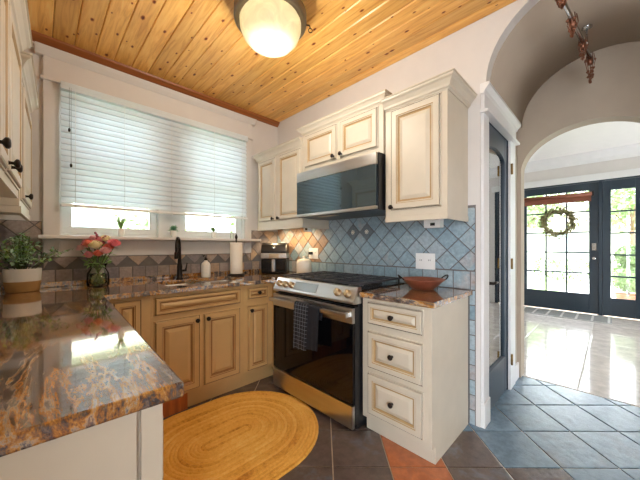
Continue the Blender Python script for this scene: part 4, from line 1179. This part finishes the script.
# ------------------------------------------------------------------ plants and flowers
bx_, by_ = -.072, 2.75
pp = thing('potted_plant', 'leafy green plant in a white and tan woven basket on the left worktop', 'plant', (bx_, by_, CT))
mb = MB(); mb.lathe([(0, .001), (.076, .001), (.082, .008), (.088, .06), (.092, .148), (.090, .153), (.086, .151), (.081, .06), (.07, .02), (0, .018)], (bx_, by_, CT), seg=36); obj('basket', mb, M_BASKET, pp)
mb = MB(); mb.lathe([(0, .13), (.084, .128)], (bx_, by_, CT), seg=24); obj('soil', mb, M_MULCH, pp)
mb = MB(); LR = random.Random(4)
for i in range(46):
    a = LR.random() * 6.28; t = LR.random(); lean = .09 + .13 * t
    base = Vector((bx_ + .05 * math.cos(a) * t, by_ + .05 * math.sin(a) * t, CT + .135)); tip = base + Vector((lean * math.cos(a) * t * 1.1, lean * math.sin(a) * t * .8, .08 + .19 * (1 - t * .75) * (.6 + .4 * LR.random())))
    mb.tube([base, base.lerp(tip, .5) + Vector((0, 0, .015)), tip], .0018, 4, mi=1)
    for k in range(13):
        q = base.lerp(tip, .35 + .65 * k / 12) + Vector((LR.uniform(-.02, .02), LR.uniform(-.02, .02), LR.uniform(-.012, .015)))
        mb.leaf(q, (LR.uniform(-1, 1), LR.uniform(-1, 1), LR.uniform(-.3, .8)), (LR.uniform(-.6, .6), LR.uniform(-.6, .6), 1), LR.uniform(.022, .038), LR.uniform(.016, .026), 0 if LR.random() < .75 else 2)
obj('foliage', mb, [M_LEAF, M_STEM, M_LEAFB], pp)

vx, vy = .322, 2.70
va = thing('glass_vase', 'clear glass jar vase of water holding pink roses', 'vase', (vx, vy, CT))
vp = [(0, .001), (.060, .001), (.067, .006), (.070, .04), (.066, .10), (.050, .128), (.046, .140), (.056, .165), (.058, .17)]
mb = MB(); mb.lathe(vp + [(.055, .168), (.043, .141), (.047, .128), (.062, .10), (.066, .04), (.062, .010), (0, .008)], (vx, vy, CT), seg=28); obj('jar', mb, M_VASEG, va)
mb = MB(); mb.lathe([(0, .009), (.060, .011), (.064, .04), (.0605, .095), (0, .095)], (vx, vy, CT), seg=24); obj('water', mb, glass_mat('vase_water', (236, 240, 214), .04), va)
bq = thing('rose_bouquet', 'bouquet of pink, coral and cream roses standing in the glass vase', 'flowers', (vx, vy, CT + .02))
VR = random.Random(21)
FL = [(-.085, .0, .295, M_PINKF, .043), (-.04, -.04, .30, M_CORALF, .036), (.02, -.05, .285, M_CREAMF, .044), (.075, .0, .27, M_CORALF, .036), (.105, .02, .30, M_PINKF, .042),
      (-.02, -.06, .215, M_PINKF, .036), (.045, -.055, .225, M_CORALF, .034), (.03, .03, .335, M_CREAMF, .036), (-.06, .03, .335, M_PALEF, .036), (.085, -.04, .245, M_PALEF, .036), (-.105, -.03, .265, M_PALEF, .032), (.0, .01, .32, M_PINKF, .036)]
e1 = Vector((.713, -.70, 0)); e2 = Vector((.70, .713, 0))
mb = MB()
for (a, b, z, m_, r) in FL:
    tip = Vector((vx, vy, CT + z + .02)) + e1 * a + e2 * b; bot = Vector((vx, vy, CT + .02)) - e1 * a * .35 - e2 * b * .35; mid = Vector((vx, vy, CT + .14)) + e1 * a * .2 + e2 * b * .2
    mb.tube([bot, mid, tip - Vector((0, 0, r * .6))], .0028, 5)
obj('stems', mb, M_STEM, bq)
mb = MB()
for i in range(120):
    a = VR.random() * 6.28; t = VR.random(); p = Vector((vx + .075 * t * math.cos(a), vy + .06 * t * math.sin(a), CT + .15 + .13 * VR.random() * (.4 + t)))
    mb.leaf(p, (math.cos(a), math.sin(a), VR.uniform(-.5, .8)), (0, VR.uniform(-1, 1), 1), VR.uniform(.03, .055), VR.uniform(.014, .024))
for i in range(24):
    a = VR.random() * 6.28; p = Vector((vx + .04 * math.cos(a) * VR.random(), vy + .04 * math.sin(a) * VR.random(), CT + .03 + .10 * VR.random()))
    mb.leaf(p, (math.cos(a), math.sin(a), VR.uniform(0, 1)), (0, 0, 1), .025, .012)
obj('leaves', mb, M_LEAFB, bq)
for (a, b, z, m_, r) in FL:
    c = Vector((vx, vy, CT + z + .02)) + e1 * a + e2 * b; mb = MB()
    ax_ = Vector((a * .9, b * .9 - .25, .55)); ax_ = (e1 * a * 4 - e2 * .35 + Vector((0, 0, .75))).normalized(); q = Vector((0, 0, 1)).rotation_difference(ax_)
    for ringi, (rr, hh, tilt_, nP) in enumerate(((.25, .80, .1, 3), (.48, .72, .25, 5), (.72, .62, .45, 6), (.92, .50, .7, 7))):
        for k in range(nP):
            an = 6.283 * k / nP + ringi * .6; G = []
            for u in range(5):
                rowv = []
                for v_ in range(4):
                    uu = (u / 4 - .5) * 6.283 / nP * 1.45; vv = v_ / 3
                    rad = r * rr * (.35 + .65 * math.sin(vv * 1.5)) * (1 + .18 * vv * math.sin(tilt_)); hgt = r * (hh * vv * 1.7 - .45 - (vv ** 3) * .22 * tilt_) * (1 - .25 * (abs(u / 4 - .5) * 2) ** 3 * vv)
                    rowv.append(mb.v(c + q @ Vector((rad * math.cos(an + uu), rad * math.sin(an + uu), hgt))))
                G.append(rowv)
            for u in range(4):
                for v_ in range(3): mb.face([G[u][v_], G[u + 1][v_], G[u + 1][v_ + 1], G[u][v_ + 1]], 0, .5, True)
    mb.ball(c, r * .42, 8)
    o = obj('rose', mb, m_, bq)
for a, b, z in ((-.01, .0, .40), (.03, .02, .375)):
    mb = MB(); top = Vector((vx, vy, CT + z)) + e1 * a + e2 * b
    mb.tube([Vector((vx, vy, CT + .18)), top], .002, 5)
    for k in range(7): mb.ball(top - Vector((VR.uniform(-.012, .012), VR.uniform(-.012, .012), k * .014)), .009, 7)
    obj('bud_spray', mb, M_PLUMF, bq)

# sill plants
SZ = 1.2985
def sillpot(label, x, r, h, kind):
    t = thing('sill_plant', label, 'plant', (x, YW - .085, SZ), 'small potted plants on the window sill'); y = YW - .085
    mb = MB(); mb.lathe([(0, .0005), (r * .72, .0005), (r * .76, .004), (r, h), (r * .92, h), (r * .86, h * .85), (0, h * .85)], (x, y, SZ), seg=20); obj('pot', mb, M_POTW, t)
    mb = MB(); QR = random.Random(int(x * 100))
    if kind == 'aloe':
        for i in range(12):
            a = QR.random() * 6.28; l = .09 + .05 * QR.random(); sp_ = .3 + .4 * QR.random()
            P = [Vector((x, y, SZ + h * .8)), Vector((x + l * .35 * sp_ * math.cos(a), y + l * .35 * sp_ * math.sin(a), SZ + h + l * .45)), Vector((x + l * sp_ * math.cos(a), y + l * .6 * sp_ * math.sin(a), SZ + h + l * .9))]
            mb.tube(P, [.006, .005, .0008], 5)
        m_ = M_LEAFB
    else:
        n = 60
        for i in range(n):
            a = QR.random() * 6.28; e_ = QR.random() * 1.4
            d = Vector((math.cos(a) * math.cos(e_), math.sin(a) * math.cos(e_), math.sin(e_)))
            mb.leaf(Vector((x, y, SZ + h * .95)) + d * .016 * QR.random(), d, (0, 0, 1), .035 + .02 * QR.random(), .018)
        m_ = M_SUCC if kind == 'green' else M_LEAFB
    obj('foliage', mb, m_, t)
    return t, y
sillpot('spiky aloe in a small white pot on the window sill', .487, .026, .065, 'aloe')
sillpot('round green succulent in a small white pot on the sill behind the faucet', .89, .027, .062, 'green')
t, y = sillpot('white pot with yellow-green plant and pink blooms on the right part of the sill', 1.265, .027, .065, 'bloom')
mb = MB()
for i in range(5): mb.ball((1.24 + .012 * math.cos(i * 2), y + .01 * math.sin(i * 2), SZ + .105 + .006 * i), .008, 7)
obj('pink_bloom', mb, M_PALEF, t)
mb = MB(); xg = 1.47; mb.lathe([(0, .0005), (.018, .0005), (.02, .004), (.02, .04), (.012, .055), (.009, .06), (.009, .085), (.011, .088), (0, .088)], (xg, YW - .085, SZ), seg=16)
tag(obj('bud_vase', mb, M_VASEG, loc=(xg, YW - .085, SZ)), 'tiny clear glass bottle at the right end of the window sill', 'vase')

# ------------------------------------------------------------------ outdoors
mb = MB(); mb.box(XF + .15, -25, -.25, 40, 30, -.16); o = obj('lawn', mb, M_LAWN); o['kind'] = 'structure'
mb = MB(); mb.box(-15, 3.05, -.25, XF + .15, 30, -.161); o = obj('lawn', mb, M_LAWN); o['kind'] = 'structure'
mb = MB(); mb.box(XF + .15, -3, -.16, XF + 2.4, 4, -.06); mb.box(XF + 2.4, -.4, -.16, 20, 1.0, -.12); mb.box(16, -25, -.16, 21, 30, -.11); struct('path_front', mb, M_PAVE)
def outtree(label, x, y, z0, h, r, n, group):
    t = thing('tree', label, 'tree', (x, y, z0), group)
    mb = MB(); mb.tube([(x, y, z0), (x + .05, y, z0 + h * .3), (x, y + .1, z0 + h * .62)], [.16, .12, .07], 8)
    for a in range(4): mb.tube([(x, y, z0 + h * .4), (x + r * .5 * math.cos(a * 1.6), y + r * .5 * math.sin(a * 1.6), z0 + h * .7)], [.06, .02], 6)
    obj('trunk', mb, M_BARK, t)
    mb = MB(); c = (x, y, z0 + h * .72)
    for k in range(9):
        cc = Vector(c) + Vector((random.uniform(-.6, .6) * r, random.uniform(-.6, .6) * r, random.uniform(-.35, .4) * r)); mb.leaves(cc, r * .5, n // 9, .32, .17, 0, .3)
    obj('crown', mb, M_TREE, t)
outtree('leafy tree on the lawn seen through the upper left panes of the front door', 19.5, 3.6, -.16, 5.2, 2.2, 1500, 'trees on the front lawn')
outtree('leafy tree across the lawn seen through the narrow door panes', 23.5, -.8, -.16, 5.6, 2.4, 1500, 'trees on the front lawn')
outtree('leafy tree outside the kitchen window behind the right sash', 6.6, 9.5, -.16, 3.6, 1.6, 1500, None)
mb = MB()
for i in range(16): mb.leaves((14.5 + .2 * math.sin(i), -3 + i * .62, .35), .55, 120, .16, .09, 0, .4, (1, 1, .9))
tag(obj('hedge', mb, M_HEDGE, loc=(14.5, 1.6, -.16)), 'low clipped hedge across the front lawn', 'hedge')
# topiary
tx, ty = 8.6, -.24
tp = thing('topiary', 'two-ball clipped topiary in a pot outside the narrow door panes', 'topiary', (tx, ty, -.06))
mb = MB(); mb.lathe([(0, 0), (.15, 0), (.2, .28), (.21, .3), (.19, .3), (.17, .26), (0, .25)], (tx, ty, -.06), seg=20); obj('pot', mb, M_TERRA, tp)
mb = MB(); mb.tube([(tx, ty, .2), (tx, ty, 1.0)], .02, 8); obj('stem', mb, M_BARK, tp)
for z, r in ((.56, .27), (1.02, .2)):
    mb = MB(); mb.ball((tx, ty, z), r * .9, 14); mb.leaves((tx, ty, z), r, 900, .05, .03, 0, .85); obj('leaf_ball', mb, M_HEDGE, tp)
mb = MB(); mb.box(9.2, .13, -.06, 9.34, .27, 3.0, bev=.01); mb.box(9.17, .10, -.06, 9.37, .30, .12); tag(obj('porch_post', mb, M_STUCCO, loc=(9.27, .2, -.06)), 'white square porch post outside the front door', 'post')
mb = MB(); mb.box(9.6, 1.62, -.16, 10.2, 2.25, .82, bev=.04); mb.box(9.55, 1.57, .82, 10.25, 2.3, .90, bev=.02); tag(obj('garden_bin', mb, M_MAT, loc=(9.9, 1.9, -.16)), 'grey garden bin standing outside the front door', 'bin')
# house across the street, neighbour beyond the kitchen window
hs = thing('house', 'pale single-storey house across the street', 'house', (29, 3, -.16))
mb = MB(); mb.box(27, -6, -.16, 33, 12, 2.8); obj('house_wall', mb, M_STUCCO, hs)
mb = MB(); mb.prism([(26.4, -6.6, 2.8), (33.6, -6.6, 2.8), (30, -6.6, 4.6)], (0, 19.2, 0)); obj('roof', mb, M_ROOF, hs)
for y in (-3, 1.2, 6):
    mb = MB(); mb.box(26.95, y, .8, 27.0, y + 1.6, 2.1); obj('house_window', mb, M_DISPLAY, hs)
h2 = thing('house', 'pale neighbouring house wall seen through the kitchen window', 'house', (1.2, 8.5, -.16))
mb = MB(); mb.box(-3, 8, -.16, 3.4, 12, 3.0); obj('house_wall', mb, M_STUCCO, h2)
mb = MB(); mb.prism([(-3.4, 7.5, 3.0), (-3.4, 12.5, 3.0), (-3.4, 10, 4.5)], (7.2, 0, 0)); obj('roof', mb, M_ROOF, h2)
mb = MB(); mb.box(.55, 7.96, .9, 1.0, 8, 2.0); obj('house_window', mb, M_DISPLAY, h2)
t = thing('shrub', 'green shrub outside the kitchen window behind the aloe', 'shrub', (1.7, 6.2, -.16))
mb = MB(); mb.tube([(1.7, 6.2, -.16), (1.68, 6.2, 1.4)], .04, 6); obj('stem', mb, M_BARK, t)
mb = MB()
for k in range(7): mb.leaves((1.7 + random.uniform(-.5, .5), 6.2 + random.uniform(-.3, .3), 1.6 + random.uniform(-.35, .35)), .35, 60, .12, .06, 0, .3)
obj('crown', mb, M_HEDGE, t)

# ------------------------------------------------------------------ light
w = bpy.data.worlds.new('World'); SC.world = w; w.use_nodes = True
N = w.node_tree.nodes; L = w.node_tree.links; bg = N['Background']
sky = N.new('ShaderNodeTexSky'); sky.sky_type = 'HOSEK_WILKIE'; sky.turbidity = 3.5; sky.ground_albedo = .4
sky.sun_direction = Vector((.35, .55, .75)).normalized()
mxw = N.new('ShaderNodeMix'); mxw.data_type = 'RGBA'; mxw.inputs['Factor'].default_value = .82; mxw.inputs['B'].default_value = (.88, .945, 1.0, 1)
L.new(sky.outputs['Color'], mxw.inputs['A']); L.new(mxw.outputs['Result'], bg.inputs['Color']); bg.inputs['Strength'].default_value = 10

def light(name, kind, loc, energy, color=(1, 1, 1), rot=None, **kw):
    l = bpy.data.lights.new(name, kind); l.energy = energy; l.color = color
    for k, v_ in kw.items(): setattr(l, k, v_)
    o = bpy.data.objects.new(name, l); COL.objects.link(o); o.location = loc
    if rot: o.rotation_euler = rot
    return o
sd = Vector((-.22, -.62, -.72))
o = light('sun', 'SUN', (4, 10, 12), 10, (1, .96, .9), angle=R(1.5)); o.rotation_euler = sd.to_track_quat('-Z', 'Y').to_euler()
light('globe_bulb', 'POINT', (gx, gy, CEIL - .42), 18, (1, .92, .80), shadow_soft_size=.10)
for y in (2.68, 2.36): light('puck_glow', 'SPOT', (1.90, y, 1.40), 5, (1, .74, .42), (0, R(-25), 0), spot_size=R(150), spot_blend=.6, shadow_soft_size=.03)

# ------------------------------------------------------------------ camera
cam = bpy.data.cameras.new('camera'); co = bpy.data.objects.new('camera', cam); COL.objects.link(co)
co.location = (0, 0, EYE)
nx = math.hypot(292, 287); ny = math.hypot(282, 287)
co.rotation_euler = (R(90), 0, math.atan2(287 / ny, 287 / nx) - R(90))
cam.sensor_width = 36; cam.lens = 287 / 640 * 36; cam.shift_y = 6 / 640; cam.clip_start = .02; cam.clip_end = 200
SC.camera = co
SC.view_settings.view_transform = 'Standard'; SC.view_settings.look = 'None'; SC.view_settings.gamma = 1; SC.view_settings.exposure = .58
try: SC.view_settings.use_curve_mapping = False
except Exception: pass
SC.cycles.use_denoising = True
SC.cycles.max_bounces = 10; SC.cycles.diffuse_bounces = 5; SC.cycles.glossy_bounces = 5; SC.cycles.transparent_max_bounces = 12
SC.cycles.sample_clamp_indirect = 8
GR = {'wall_cabinet': 'cream glazed wall cabinets', 'base_cabinet': 'cream base cabinets of the left run', 'wall_outlet': 'white wall outlets on the backsplash', 'under_cabinet_outlet': 'outlet boxes under the wall cabinets', 'puck_light': 'puck lights under the corner cabinet', 'worktop': 'granite worktops'}
for o in bpy.data.objects:
    g_ = GR.get(o.name.split('.')[0])
    if g_ and o.parent is None and 'group' not in o: o['group'] = g_
for o in bpy.data.objects:
    for k in ('_o', '_ds'):
        if k in o: del o[k]
